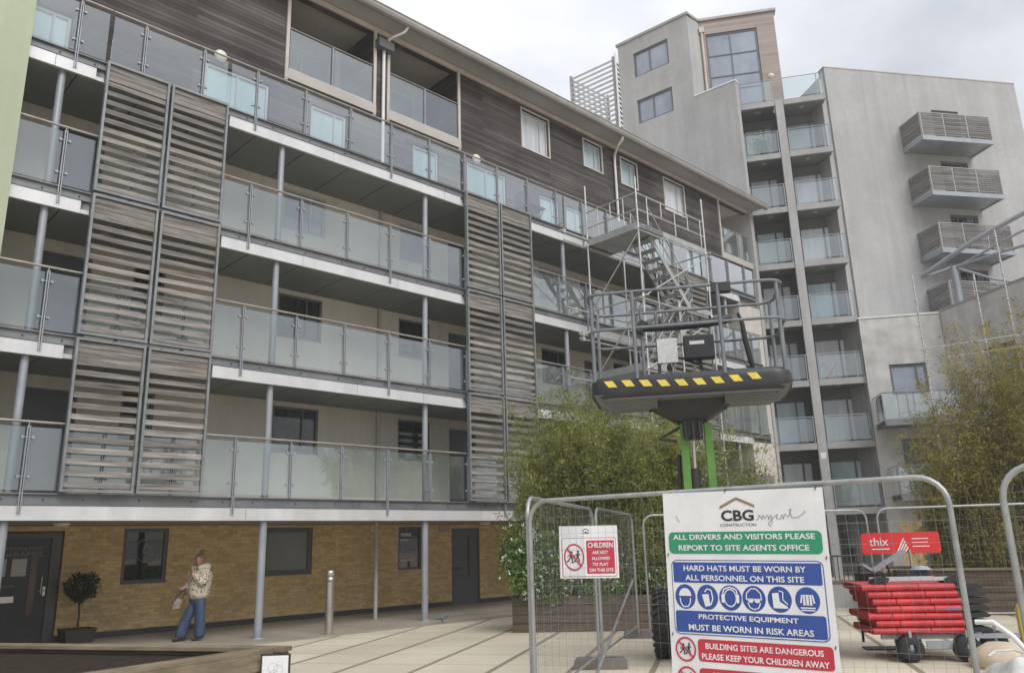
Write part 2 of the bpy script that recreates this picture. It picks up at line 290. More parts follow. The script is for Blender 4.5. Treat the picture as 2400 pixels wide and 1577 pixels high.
class MB:
    def __init__(s, M=None):
        s.v = []; s.f = []; s.mi = []; s.sm = []; s.M = M; s.cur = 0; s.stack = None
    def add(s, vs, fs, smooth=False):
        n = len(s.v)
        for p in vs:
            p = Vector(p)
            if s.M is not None: p = s.M @ p
            s.v.append(p)
        for f in fs:
            s.f.append([i + n for i in f]); s.mi.append(s.cur); s.sm.append(smooth)
    def box(s, x0, x1, y0, y1, z0, z1):
        vs = [(x, y, z) for z in (z0, z1) for y in (y0, y1) for x in (x0, x1)]
        s.add(vs, [(0, 2, 3, 1), (4, 5, 7, 6), (0, 1, 5, 4), (2, 6, 7, 3), (0, 4, 6, 2), (1, 3, 7, 5)])
        return s
    def bar(s, p0, p1, w, h, up=(0, 0, 1)):
        p0, p1 = Vector(p0), Vector(p1); d = (p1 - p0).normalized(); up = Vector(up)
        if abs(d.dot(up)) > 0.95: up = Vector((0, 1, 0))
        x = d.cross(up).normalized(); y = x.cross(d).normalized()
        vs = [p + x * (a * w / 2) + y * (b * h / 2) for p in (p0, p1) for a, b in ((-1, -1), (1, -1), (1, 1), (-1, 1))]
        s.add(vs, [(3, 2, 1, 0), (4, 5, 6, 7), (0, 1, 5, 4), (1, 2, 6, 5), (2, 3, 7, 6), (3, 0, 4, 7)])
        return s
    def path(s, pts, r, n=8, closed=False, caps=True, radii=None):
        pts = [Vector(p) for p in pts]; m = len(pts); rings = []; prev = None
        for i, p in enumerate(pts):
            if closed: t = pts[(i + 1) % m] - pts[i - 1]
            else: t = pts[min(i + 1, m - 1)] - pts[max(i - 1, 0)]
            t.normalize()
            if prev is None:
                a = Vector((0, 0, 1)) if abs(t.z) < 0.9 else Vector((0, 1, 0)); nx = t.cross(a).normalized()
            else:
                nx = prev - t * prev.dot(t)
                if nx.length < 1e-6: nx = t.orthogonal()
                nx.normalize()
            prev = nx; ny = t.cross(nx); rr = radii[i] if radii else r
            rings.append([p + (nx * math.cos(2 * math.pi * k / n) + ny * math.sin(2 * math.pi * k / n)) * rr for k in range(n)])
        vs = [q for ring in rings for q in ring]; fs = []
        for i in range(m if closed else m - 1):
            j = (i + 1) % m
            for k in range(n):
                l = (k + 1) % n
                fs.append((i * n + k, i * n + l, j * n + l, j * n + k))
        s.add(vs, fs, True)
        if caps and not closed and n > 3:
            s.add(rings[0], [tuple(range(n))[::-1]]); s.add(rings[-1], [tuple(range(n))])
        return s
    def tube(s, p0, p1, r, n=8, caps=True): return s.path([p0, p1], r, n, caps=caps)
    def lathe(s, prof, c=(0, 0, 0), n=20, axis='z'):
        vs = []; fs = []
        for (r, z) in prof:
            for k in range(n):
                a = 2 * math.pi * k / n; q = (r * math.cos(a), r * math.sin(a), z)
                if axis == 'y': q = (q[0], q[2], q[1])
                if axis == 'x': q = (q[2], q[0], q[1])
                vs.append((c[0] + q[0], c[1] + q[1], c[2] + q[2]))
        for i in range(len(prof) - 1):
            for k in range(n):
                l = (k + 1) % n
                fs.append((i * n + k, i * n + l, (i + 1) * n + l, (i + 1) * n + k))
        s.add(vs, fs, True)
        return s
    def prism(s, poly, y0, y1):
        """polygon in x-z, extruded in y"""
        n = len(poly); vs = [(x, y0, z) for x, z in poly] + [(x, y1, z) for x, z in poly]
        s.add(vs, [tuple(range(n)), tuple(range(2 * n - 1, n - 1, -1))] + [(i, i + n, (i + 1) % n + n, (i + 1) % n) for i in range(n)])
        return s
    def slab(s, poly, z0, z1):
        n = len(poly); vs = [(x, y, z0) for x, y in poly] + [(x, y, z1) for x, y in poly]
        s.add(vs, [tuple(range(n))[::-1], tuple(range(n, 2 * n))] + [(i, (i + 1) % n, (i + 1) % n + n, i + n) for i in range(n)])
        return s
    def wall(s, x0, x1, z0, z1, y0, y1, holes=()):
        """wall panel with rectangular openings and their reveals"""
        xs = sorted({x0, x1, *[min(max(h[i], x0), x1) for h in holes for i in (0, 1)]})
        zs = sorted({z0, z1, *[min(max(h[i], z0), z1) for h in holes for i in (2, 3)]})
        def solid(i, j):
            if i < 0 or j < 0 or i >= len(xs) - 1 or j >= len(zs) - 1: return False
            cx = (xs[i] + xs[i + 1]) / 2; cz = (zs[j] + zs[j + 1]) / 2
            return not any(h[0] < cx < h[1] and h[2] < cz < h[3] for h in holes)
        for i in range(len(xs) - 1):
            for j in range(len(zs) - 1):
                if not solid(i, j): continue
                a, b, c, d = xs[i], xs[i + 1], zs[j], zs[j + 1]
                s.add([(a, y0, c), (b, y0, c), (b, y0, d), (a, y0, d)], [(0, 1, 2, 3)])
                s.add([(a, y1, c), (b, y1, c), (b, y1, d), (a, y1, d)], [(3, 2, 1, 0)])
                if not solid(i - 1, j): s.add([(a, y0, c), (a, y0, d), (a, y1, d), (a, y1, c)], [(0, 1, 2, 3)])
                if not solid(i + 1, j): s.add([(b, y0, c), (b, y0, d), (b, y1, d), (b, y1, c)], [(3, 2, 1, 0)])
                if not solid(i, j - 1): s.add([(a, y0, c), (b, y0, c), (b, y1, c), (a, y1, c)], [(3, 2, 1, 0)])
                if not solid(i, j + 1): s.add([(a, y0, d), (b, y0, d), (b, y1, d), (a, y1, d)], [(0, 1, 2, 3)])
        return s
    def ring(s, x0, x1, z0, z1, y0, y1, wd, bars=(), hbars=()):
        s.box(x0, x0 + wd, y0, y1, z0, z1); s.box(x1 - wd, x1, y0, y1, z0, z1)
        s.box(x0 + wd, x1 - wd, y0, y1, z0, z0 + wd); s.box(x0 + wd, x1 - wd, y0, y1, z1 - wd, z1)
        for b in bars:
            x = x0 + (x1 - x0) * b; s.box(x - wd * .4, x + wd * .4, y0 + .004, y1 - .004, z0 + wd, z1 - wd)
        for b in hbars:
            z = z0 + (z1 - z0) * b; s.box(x0 + wd, x1 - wd, y0 + .006, y1 - .006, z - wd * .4, z + wd * .4)
        return s
    def rrect(s, x0, x1, z0, z1, y, r, n=5):
        pts = []
        for cx, cz, a0 in ((x1 - r, z1 - r, 0), (x0 + r, z1 - r, 90), (x0 + r, z0 + r, 180), (x1 - r, z0 + r, 270)):
            for k in range(n + 1):
                a = R(a0 + 90 * k / n); pts.append((cx + r * math.cos(a), cz + r * math.sin(a)))
        s.plate(pts, y)
        return s
    def plate(s, pts, y, t=0.002):
        """flat printed shape on a board: polygon in x-z with 2 mm thickness towards the viewer"""
        n = len(pts)
        s.add([(x, y, z) for x, z in pts] + [(x, y + t, z) for x, z in pts],
              [tuple(range(n))] + [(i, i + n, (i + 1) % n + n, (i + 1) % n) for i in range(n)])
        return s
    def disc(s, cx, cz, rx, y, rz=None, n=28, hole=None):
        rz = rz or rx
        a = [(cx + rx * math.cos(2 * math.pi * k / n), cz + rz * math.sin(2 * math.pi * k / n)) for k in range(n)]
        if hole is None: return s.plate(a, y)
        h = [(cx + (x - cx) * hole, cz + (z - cz) * hole) for x, z in a]
        s.add([(x, y, z) for x, z in a] + [(x, y, z) for x, z in h], [(i, (i + 1) % n, (i + 1) % n + n, i + n) for i in range(n)])
        return s
    def line2(s, pts, wd, y):
        for (x0, z0), (x1, z1) in zip(pts, pts[1:]):
            l = math.hypot(x1 - x0, z1 - z0) or 1; nx, nz = -(z1 - z0) / l * wd / 2, (x1 - x0) / l * wd / 2
            s.add([(x0 + nx, y, z0 + nz), (x0 - nx, y, z0 - nz), (x1 - nx, y, z1 - nz), (x1 + nx, y, z1 + nz)], [(0, 1, 2, 3)])
        return s
    def text(s, string, x0, x1, z0, z1, y, bold=0.0):
        """lettering fitted to a box in x-z, facing -y"""
        cu = bpy.data.curves.new('lettering', 'FONT'); cu.body = string; cu.size = 1.0; cu.offset = bold; cu.resolution_u = 3
        o = bpy.data.objects.new('lettering', cu); COL.objects.link(o)
        me = bpy.data.meshes.new_from_object(o.evaluated_get(bpy.context.evaluated_depsgraph_get()))
        bpy.data.objects.remove(o); bpy.data.curves.remove(cu)
        xs = [v.co.x for v in me.vertices]; ys = [v.co.y for v in me.vertices]
        if xs:
            ax, bx, ay, by = min(xs), max(xs), min(ys), max(ys)
            kx = (x1 - x0) / (bx - ax); kz = (z1 - z0) / (by - ay)
            s.add([(x0 + (v.co.x - ax) * kx, y, z0 + (v.co.y - ay) * kz) for v in me.vertices], [tuple(p.vertices) for p in me.polygons])
        bpy.data.meshes.remove(me)
        return s
    def build(s, name, mats, parent=None, bevel=0.0):
        me = bpy.data.meshes.new(name)
        me.from_pydata([tuple(p) for p in s.v], [], s.f)
        if not isinstance(mats, (list, tuple)): mats = [mats]
        for m in mats: me.materials.append(m)
        if len(mats) > 1: me.polygons.foreach_set('material_index', s.mi)
        me.polygons.foreach_set('use_smooth', s.sm)
        me.update()
        o = bpy.data.objects.new(name, me); COL.objects.link(o)
        if parent is not None: o.parent = parent
        if bevel:
            b = o.modifiers.new('bevel', 'BEVEL'); b.width = bevel; b.segments = 2; b.limit_method = 'ANGLE'; b.harden_normals = False
        return o

def lines(parent, rows, m_, bold=.02, M=None):
    for (tx, x0, x1, z0, z1, y) in rows: MB(M).text(tx, x0, x1, z0, z1, y, bold).build('lettering', m_, parent)
def tag(o, label, cat, group=None):
    o['label'] = label; o['category'] = cat
    if group: o['group'] = group
    return o
def thing(name, label, cat, M=None, group=None):
    o = bpy.data.objects.new(name, None); COL.objects.link(o); o.empty_display_size = 0.3
    if M is not None: o.matrix_world = M
    return tag(o, label, cat, group)
def struct(o):
    o['kind'] = 'structure'; return o
def inv(o): return o.matrix_world.inverted()

def window(parent, M, x0, x1, z0, z1, y, fw=0.06, fm=FRAME, pm=PANE_DARK, bars=(), hbars=(), name='window', d=0.08):
    f = MB(M).ring(x0, x1, z0, z1, y, y + d, fw, bars, hbars).build(name, fm, parent)
    MB(M).box(x0 + fw * .5, x1 - fw * .5, y + d * .55, y + d * .8, z0 + fw * .5, z1 - fw * .5).build('pane', pm, f)
    return f

# ================================================================== ground
g = MB(); g.add([(-300, -300, 0), (300, -300, 0), (300, 300, 0), (-300, 300, 0)], [(0, 1, 2, 3)])
struct(g.build('ground', PAVE))
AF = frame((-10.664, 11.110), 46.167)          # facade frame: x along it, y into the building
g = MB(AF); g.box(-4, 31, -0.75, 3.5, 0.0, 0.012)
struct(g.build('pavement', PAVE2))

# ================================================================== long apartment building
A = thing('apartment_building', 'long five storey block with louvred timber screens, glass balconies and dark timber top floors', 'building', AF)
SL = [(2.27, 2.72), (5.07, 5.50), (7.85, 8.28), (10.66, 11.09)]   # slab underside, floor level
FL = [b for a, b in SL]
XL, XR = -3.0, 28.6
# brick ground floor
gholes = [(3.3, 5.0, 0, 2.2), (6.18, 7.15, 1.06, 2.24), (9.45, 10.82, 1.08, 2.24), (13.5, 14.32, 1.07, 2.24), (15.42, 16.52, 0, 2.19), (18.6, 20.0, 1.08, 2.24)]
MB().wall(XL, 29, 0, 2.7, 3.5, 3.75, gholes).build('brick_wall', BRICK, A)
p = MB()
for a, b in ((XL, 3.3), (5.0, 15.42), (16.52, 29)): p.box(a, b, 3.475, 3.5, 0.012, 0.13)
p.build('plinth', DARKMETAL, A)
window(A, None, 6.18, 7.15, 1.06, 2.24, 3.53, 0.08, FRAME, PANE_DARK)
o = MB(); o.disc(6.72, 1.76, 0.26, 3.555, hole=0.97, n=40); o.disc(6.72, 1.76, 0.245, 3.555, hole=0.985, n=40)
o.text('8', 6.62, 6.72, 1.70, 1.88, 3.555); o.text('S', 6.72, 6.84, 1.66, 1.84, 3.555); o.line2([(6.64, 1.62), (6.70, 1.68), (6.78, 1.60)], .01, 3.555)
o.build('window_emblem', mat('etched_emblem', (0.34, 0.36, 0.35), rough=0.5), A)
window(A, None, 9.45, 10.82, 1.08, 2.24, 3.53, 0.12, FRAME, PANE_GREY)
window(A, None, 13.5, 14.32, 1.07, 2.24, 3.53, 0.06, FRAME, PANE_DARK)
for q in ((13.62, 13.98, 1.98, 2.07), (13.60, 13.9, 1.85, 1.90), (13.6, 14.05, 1.30, 1.34)): MB().box(q[0], q[1], 3.545, 3.56, q[2], q[3]).build('window_notice', PALEBOX, A)
window(A, None, 18.6, 20.0, 1.08, 2.24, 3.53, 0.1, FRAME, PANE_GREY)
# doors on the arcade
d = MB(); d.box(3.34, 4.96, 3.54, 3.6, 0.02, 2.16); d.build('therapy_door', DARKMETAL, A)
dd = A.children[-1]
dd2 = MB(); dd2.box(4.78, 4.96, 3.50, 3.54, 0.02, 2.16); dd2.box(3.34, 4.78, 3.50, 3.54, 2.05, 2.16); dd2.build('door_frame', FRAME, dd)
MB().box(4.44, 4.56, 3.528, 3.54, 0.55, 1.72).build('pane', mat('dark_red_glass', (0.10, 0.03, 0.02), rough=0.1), dd)
lines(dd, [('BRIGHTON & HOVE', 3.78, 4.62, 1.83, 1.885, 3.535), ('THERAPIES', 3.79, 4.63, 1.70, 1.79, 3.535), ('reception', 3.75, 4.18, 1.10, 1.16, 3.535)], mat('pale_lettering', (0.42, 0.36, 0.33), rough=0.5), 0)
for q in (3.74, 4.1): MB().box(q, q + .265, 3.53, 3.54, 1.32, 1.66).build('notice', PALEBOX, dd)
o = MB(); o.box(3.75, 4.20, 3.525, 3.54, 0.82, 0.94); o.build('letter_plate', STAINLESS, dd)
o = MB(); o.tube((4.62, 3.49, 1.02), (4.75, 3.49, 1.02), 0.012); o.tube((4.66, 3.49, 0.95), (4.66, 3.49, 1.30), 0.014); o.box(4.70, 4.75, 3.51, 3.54, 0.92, 1.1); o.build('handle', STAINLESS, dd)
d = MB(); d.box(15.47, 16.47, 3.54, 3.6, 0.02, 2.15); dd = d.build('entrance_door', mat('slate_grey_door', (0.155, 0.155, 0.17), rough=0.5), A)
MB().ring(15.42, 16.52, -0.02, 2.19, 3.50, 3.54, 0.05).build('door_frame', FRAME, dd)
MB().box(16.08, 16.14, 3.515, 3.54, 0.75, 1.95).build('handle', DARKMETAL, dd)
MB().box(15.58, 15.85, 3.53, 3.54, 1.0, 1.06).build('letter_plate', DARKMETAL, dd)
MB().box(14.95, 15.33, 3.46, 3.5, 2.07, 2.26).build('wall_sign', mat('pink_grey_plate', (0.55, 0.47, 0.43), rough=0.6), A)
# cream rendered wall of the deck-access floors
holes = []
wins = []
for k in range(3):
    F = FL[k]
    for (a, b, z0, z1, kind) in ((8.68, 9.88, 1.16, 2.26, 'w'), (12.24, 13.3, 1.16, 2.24, 'w'), (13.98, 14.95, .03, 2.12, 'd'), (3.55, 4.5, .03, 2.12, 'd'), (5.32, 5.98, 1.16, 2.24, 'w'),
                              (17.80, 19.02, 1.1, 2.24, 'w'), (19.85, 20.8, .03, 2.12, 'd'), (21.4, 22.5, 1.16, 2.24, 'w'), (23.2, 24.2, .03, 2.12, 'd'), (25.4, 26.5, 1.16, 2.24, 'w')):
        holes.append((a, b, F + z0, F + z1)); wins.append((k, a, b, F + z0, F + z1, kind))
MB().wall(XL, 28.6, 2.5, 10.9, 1.8, 2.0, holes).build('rendered_wall', RENDERW, A)
for k, a, b, z0, z1, kind in wins:
    if kind == 'd':
        f = MB().ring(a, b, z0, z1, 1.84, 1.92, 0.05).build('flat_door', FRAME, A)
        MB().box(a + .03, b - .03, 1.87, 1.9, z0 + .03, z1 - .03).build('door_leaf', mat('slate_blue_door', (0.11, 0.12, 0.135), (0.095, 0.104, 0.118), rough=0.4, scale=1), f)
    else:
        window(A, None, a, b, z0, z1, 1.83, 0.055, FRAME if k < 2 else PALEFRAME, (PANE_DARK, PANE_DARK, PANE_BLUE)[k], bars=(0.66,) if b - a > 1.15 else ())
# slabs, fascias, soffits
BAYS = [(XL, 3.72), (6.42, 12.98), (15.68, 22.15), (24.8, 27.2)]
for k, (zc_, zf) in enumerate(SL):
    back = 3.5 if k == 0 else (1.8 if k < 3 else 3.4)
    MB().box(XL, XR, 0.05, back - .01, zc_ + 0.1, zf).build('floor_slab', DARKMETAL, A)
    s = MB(); x = XL + 0.31
    while x < XR - 0.1:
        s.box(x, min(x + 1.196, XR), 0.075, back - .012, zc_ + 0.02, zc_ + 0.09); x += 1.222
    s.build('soffit', SOFFIT if k else mat('brown_arcade_soffit', (0.36, 0.32, 0.27), rough=0.7), A)
    c = MB()
    for (a, b) in ([(XL, 27.3)] if k == 0 else BAYS):
        x = a; j = 0; f = MB()
        while x < b - 0.05:
            st = (2.6, 3.4, 1.9)[(j + k) % 3] if k else (3.1, 7.2, 9.0)[j % 3]
            e2 = min(x + st, b)
            if b - e2 < .3: e2 = b
            f.box(x + .004, e2 - .004, 0.0, 0.06, zc_, zc_ + 0.245); x = e2; j += 1
        if k:
            f.box(b, b + .16, 0.05, 0.1, zc_ + .02, zc_ + 0.245)
        f.build('fascia', SILVER, A)
    c.box(XL, XR, 0.035, 0.05, zc_ + 0.262, zf); c.box(XL, XR, -0.02, 0.05, zf - 0.018, zf + 0.004); c.box(XL, XR, -0.015, 0.035, zc_ + 0.252, zc_ + 0.264)
    c.cur = 1; x = XL + .4
    while x < XR:
        c.lathe([(0, 0.018), (0.016, 0.018), (0.016, 0.036)], (x, 0, zf - .10), 8, 'y'); x += 0.62 if int(x * 7) % 2 else 0.95
    c.build('channel_beam', [CHANNEL, DARKMETAL], A)
# columns and pipes
for x in (3.17, 7.76, 11.88, 17.2, 21.2, 26.4):
    c = MB(); c.tube((x, 0.16, 0), (x, 0.16, 2.27), 0.08, 14)
    for k in range(3): c.tube((x, 0.16, FL[k]), (x, 0.16, SL[k + 1][0] + .02), 0.07, 14)
    c.lathe([(0.14, 0.012), (0.14, 0.03), (0.08, 0.03)], (x, 0.16, 0), 14)
    c.build('column', STEEL, A)
c = MB(); c.tube((11.58, 1.74, 0.012), (11.58, 1.74, 2.3), 0.05, 10)
for k in range(3): c.tube((11.58, 1.74, FL[k]), (11.58, 1.74, SL[k + 1][0] + .02), 0.045, 10)
c.build('downpipe', mat('pale_grey_pipe', (0.50, 0.50, 0.48), rough=0.5), A)
# balustrades, one per bay and floor
PX = [3.33 + 1.2247 * n for n in range(-4, 22)]
bays_b = [(XL, 3.90), (3.90, 6.36), (6.36, 13.05), (13.05, 15.62), (15.62, 22.2), (22.2, 24.75), (24.75, 28.55)]
for k, F in enumerate(FL):
    for (a, b) in bays_b:
        if a < 0: a = 1.8
        h = MB(); h.tube((a + .01, -0.005, F + 1.195), (b - .01, -0.005, F + 1.195), 0.024, 10)
        h = h.build('balustrade', RAILWOOD, A)
        ps = [x for x in PX if a - .01 < x < b - .01]
        for x in ps:
            zb_ = F - .34 if round((x - 3.33) / 1.2247) % 3 == 0 else F + .006
            q = MB(); q.box(x - .026, x - .009, -.035, .025, zb_, F + 1.12); q.box(x + .009, x + .026, -.035, .025, zb_, F + 1.12)
            q.tube((x, -.005, F + 1.08), (x, -.005, F + 1.19), .012, 6)
            for zz in (F + .27, F + .93):
                q.tube((x - .085, .005, zz), (x + .085, .005, zz), .013, 6); q.box(x - .10, x - .055, -.012, .02, zz - .022, zz + .022); q.box(x + .055, x + .10, -.012, .02, zz - .022, zz + .022)
            q.build('post', STEEL, h)
        edges = [a] + ps + [b]
        for x0, x1 in zip(edges, edges[1:]):
            if x1 - x0 < .12: continue
            MB().box(x0 + .045, x1 - .045, 0.024, 0.034, F + .05, F + 1.11).build('glass_pane', GLASS, h)
# louvred timber screens, three storeys of paired leaves
rnd = random.Random(3)
for (a, b) in ((3.87, 5.075), (5.125, 6.33), (13.07, 14.3), (14.35, 15.56), (22.25, 23.47), (23.52, 24.73)):
    for (z0, z1) in ((2.74, 5.47), (5.53, 8.26), (8.32, 11.08)):
        f = MB(); f.box(a, a + .045, -.15, -.05, z0, z1); f.box(b - .045, b, -.15, -.05, z0, z1)
        f.box(a + .045, b - .045, -.148, -.052, z0, z0 + .05); f.box(a + .045, b - .045, -.148, -.052, z1 - .05, z1)
        for xx in (a + .01, b - .05): f.box(xx, xx + .04, -.05, .034, z0 + .1, z0 + .15); f.box(xx, xx + .04, -.05, .034, z1 - .2, z1 - .15)
        f = f.build('louvre_screen', SCREENF, A)
        s = MB(); z = z0 + .075
        while z < z1 - .46:
            j = rnd.uniform(-.006, .006)
            s.bar((a + .047, -.09 + j, z + .05 + rnd.uniform(-.004, .004)), (b - .047, -.09 + j, z + .05 + rnd.uniform(-.004, .004)), .024, .098); z += .197
        z = z1 - .40
        for q in range(3): s.bar((a + .047, -.09, z + .055), (b - .047, -.09, z + .055 + rnd.uniform(-.003, .003)), .024, .106); z += .114
        s.build('slats', SLAT, f)
# timber clad top storeys
TZ0, TZ1 = 11.09, 16.42
lg = [(8.62, 11.25), (11.82, 14.40)]
h5 = [(a, b, 13.87, 16.25) for a, b in lg]
w5 = [(17.25, 18.55, 14.66, 16.08, PANE_WHITE), (20.42, 21.42, 15.0, 16.05, PANE_CYAN), (22.58, 23.55, 14.97, 16.02, PANE_CYAN), (25.36, 26.75, 14.68, 16.05, PANE_WHITE)]
w4 = [(2.52, 3.58, 13.0, 'n'), (6.5, 8.17, 13.22, 'd'), (9.35, 10.45, 13.17, 's'), (12.7, 13.66, 13.17, 's'), (14.77, 16.45, 13.3, 'd'), (18.0, 18.95, 13.15, 's'), (19.3, 20.15, 13.1, 's'), (23.6, 25.2, 13.2, 'd'), (26.6, 27.6, 13.2, 's')]
holes = h5 + [x[:4] for x in w5] + [(a, b, TZ0 + .02, t) for a, b, t, k in w4] + [(29.45, 32.0, 13.8, 16.25)]
MB().wall(XL, 32.2, TZ0, TZ1, 1.8, 2.0, holes).build('timber_wall', TIMBERD, A)
for a, b, z0, z1, pm in w5:
    f = window(A, None, a + .02, b - .02, z0 + .02, z1 - .02, 1.86, 0.05, PALEFRAME, pm, bars=(0.72,) if b - a > 1.2 else (0.7,))
    MB().ring(a - .05, b + .05, z0 - .05, z1 + .05, 1.765, 1.86, 0.05).build('window_surround', TRIM, A)
for a, b, t, k in w4:
    bars = (0.5,) if k == 'd' else (0.68,)
    f = window(A, None, a + .02, b - .02, TZ0 + .03, t - .02, 1.85, 0.06, PALEFRAME, PANE_CYAN if k != 'n' else PANE_CYAN, bars=bars, name='glazed_door')
MB().box(XL, 32.2, 1.74, 1.8, 16.26, 16.42).build('eaves_trim', TRIM, A)
s = MB(); s.add([(XL, 0.98, 16.43), (32.3, 0.98, 16.43), (32.3, 1.9, 16.45), (XL, 1.9, 16.45)], [(3, 2, 1, 0)]); s.box(XL, 32.3, 0.98, 1.9, 16.452, 16.5); s.build('eaves_soffit', SOFFITL, A)
gt = MB()
pts = [(1.10, 16.36), (1.02, 16.33), (0.95, 16.36), (0.91, 16.43), (0.905, 16.53)]
prof = pts
for (y0, z0), (y1, z1) in zip(prof, prof[1:]):
    gt.add([(XL, y0, z0), (32.35, y0, z0), (32.35, y1, z1), (XL, y1, z1)], [(0, 1, 2, 3)], True)
gt.box(XL, 32.35, 0.885, 0.925, 16.525, 16.55); gt.box(XL, 32.35, .98, 1.1, 16.35, 16.43)
gt.build('gutter', GUTTER, A)
r_ = MB(); r_.add([(XL, 0.95, 16.56), (32.35, 0.95, 16.56), (32.35, 9.0, 17.2), (XL, 9.0, 17.2), (XL, 0.95, 16.50), (32.35, 0.95, 16.50), (32.35, 9, 16.5), (XL, 9, 16.5)],
              [(0, 1, 2, 3), (4, 5, 1, 0), (1, 5, 6, 2), (3, 7, 4, 0)])
r_.build('roof', mat('grey_roof_sheet', (0.22, 0.21, 0.21), rough=0.7, scale=1), A)
# recessed top floor loggias
PLAST = mat('warm_grey_plaster', (0.42, 0.40, 0.37), (0.37, 0.35, 0.325), rough=0.8, scale=0.6)
for a, b in lg:
    l = MB()
    l.box(a - .03, b + .03, 3.6, 3.7, 13.6, 16.42); l.box(a - .1, b + .1, 1.98, 3.6, 16.36, 16.42)
    l.build('loggia_back', PLAST, A)
    l = MB(); l.box(a - .1, a - .001, 2.0, 3.6, 13.7, 16.36); l.box(b + .001, b + .1, 2.0, 3.6, 13.7, 16.36); l.build('loggia_cheek', TIMBERD, A)
    l = MB(); l.box(a - .1, b + .1, 1.735, 3.6, 13.60, 13.86); l.build('loggia_floor', mat('pale_loggia_edge', (0.50, 0.46, 0.43), (0.43, 0.4, 0.37), rough=0.6, scale=1), A)
    window(A, None, a + .35, b - .4, 13.88, 15.95, 3.52, 0.07, PALEFRAME, PANE_BLUE, bars=(0.5,), name='glazed_door')
    for x in (a - .05, b + .05): MB().box(x - .045, x + .045, 1.745, 1.799, 13.55, 16.26).build('corner_trim', TRIM, A)
    h = MB().tube((a, 1.79, 15.14), (b, 1.79, 15.14), .022, 10).build('balustrade', RAILWOOD, A)
    m_ = (a + b) / 2
    q = MB(); q.box(m_ - .025, m_ + .025, 1.76, 1.82, 13.86, 15.1)
    for zz in (14.1, 14.85): q.tube((m_ - .08, 1.79, zz), (m_ + .08, 1.79, zz), .013, 6)
    q.build('post', STEEL, h)
    MB().box(a + .02, b - .02, 1.755, 1.815, 13.865, 13.92).build('base_rail', PALEFRAME, h)
    for x0, x1 in ((a + .03, m_ - .05), (m_ + .05, b - .03)): MB().box(x0, x1, 1.785, 1.795, 13.93, 15.08).build('glass_pane', GLASS, h)
# end loggia, open to the right
l = MB(); l.box(29.45, 32.2, 3.5, 3.6, 13.5, 16.42); l.box(32.0, 32.2, 1.8, 3.5, 13.5, 16.42); l.box(29.3, 32.2, 1.95, 3.5, 16.33, 16.40); l.build('loggia_back', RENDERW, A)
MB().box(29.35, 29.449, 2.0, 3.5, 13.6, 16.33).build('loggia_cheek', RENDERW, A)
MB().box(29.3, 32.2, 1.735, 3.5, 13.5, 13.79).build('loggia_floor', MATS['pale_loggia_edge'], A)
h = MB().tube((29.45, 1.79, 15.02), (32.0, 1.79, 15.02), .022, 10).build('balustrade', RAILWOOD, A)
MB().box(30.7, 30.75, 1.76, 1.82, 13.8, 15.0).build('post', STEEL, h)
for x0, x1 in ((29.5, 30.66), (30.79, 31.96)): MB().box(x0, x1, 1.785, 1.795, 13.85, 14.97).build('glass_pane', GLASS, h)
for x in (29.4, 32.05): MB().box(x - .05, x + .05, 1.745, 1.799, 13.5, 16.26).build('corner_trim', TRIM, A)
# end pier of the decks
MB().box(27.25, 28.85, 0.055, 1.8, 0, 10.64).build('end_pier', mat('pale_end_pier', (0.60, 0.57, 0.52), (0.52, 0.49, 0.45), rough=0.85, scale=0.5, streak=0.12), A)
MB().box(XL, 30.0, 3.8, 12, 0.0, 16.3).build('rear_wall', RENDERW, A)
# rain water pipes on the timber
c = MB(); c.path([(11.56, 1.70, 11.15), (11.56, 1.70, 15.72)], .05, 10); c.path([(11.6, 1.60, 15.98), (11.66, 1.4, 16.05), (11.9, 1.15, 16.2), (11.95, 1.06, 16.34)], .04, 8)
c.build('downpipe', WHITEP, A)
MB().box(11.28, 11.8, 1.52, 1.735, 15.7, 15.98).build('hopper', FRAME, A)
c = MB(); c.path([(22.1, 1.70, 13.2), (22.1, 1.70, 15.75), (22.08, 1.66, 15.92), (21.9, 1.35, 16.1), (21.85, 1.08, 16.25), (21.85, 1.06, 16.34)], .05, 10); c.build('downpipe', WHITEP, A)
LAMP = mat('opal_lamp_cover', (0.80, 0.78, 0.70), rough=0.35, scale=3)
for x in (6.83, 15.15):
    c = MB(); c.lathe([(0, -.09), (.10, -.08), (.15, -.045), (.165, 0)], (x, 1.78, 13.47), 18, 'y'); c.build('wall_lamp', LAMP, A)
for k, (zc_, zf) in enumerate(SL):
    for x in (4.45, 15.2, 24.2):
        c = MB(); c.lathe([(0, -.07), (.12, -.055), (.16, -.015), (.16, .02)], (x, 0.95 if k else 1.75, zc_ + .02), 18); c.build('ceiling_lamp', LAMP if not k else mat('grey_lamp_cover', (0.34, 0.35, 0.35), rough=0.4), A)

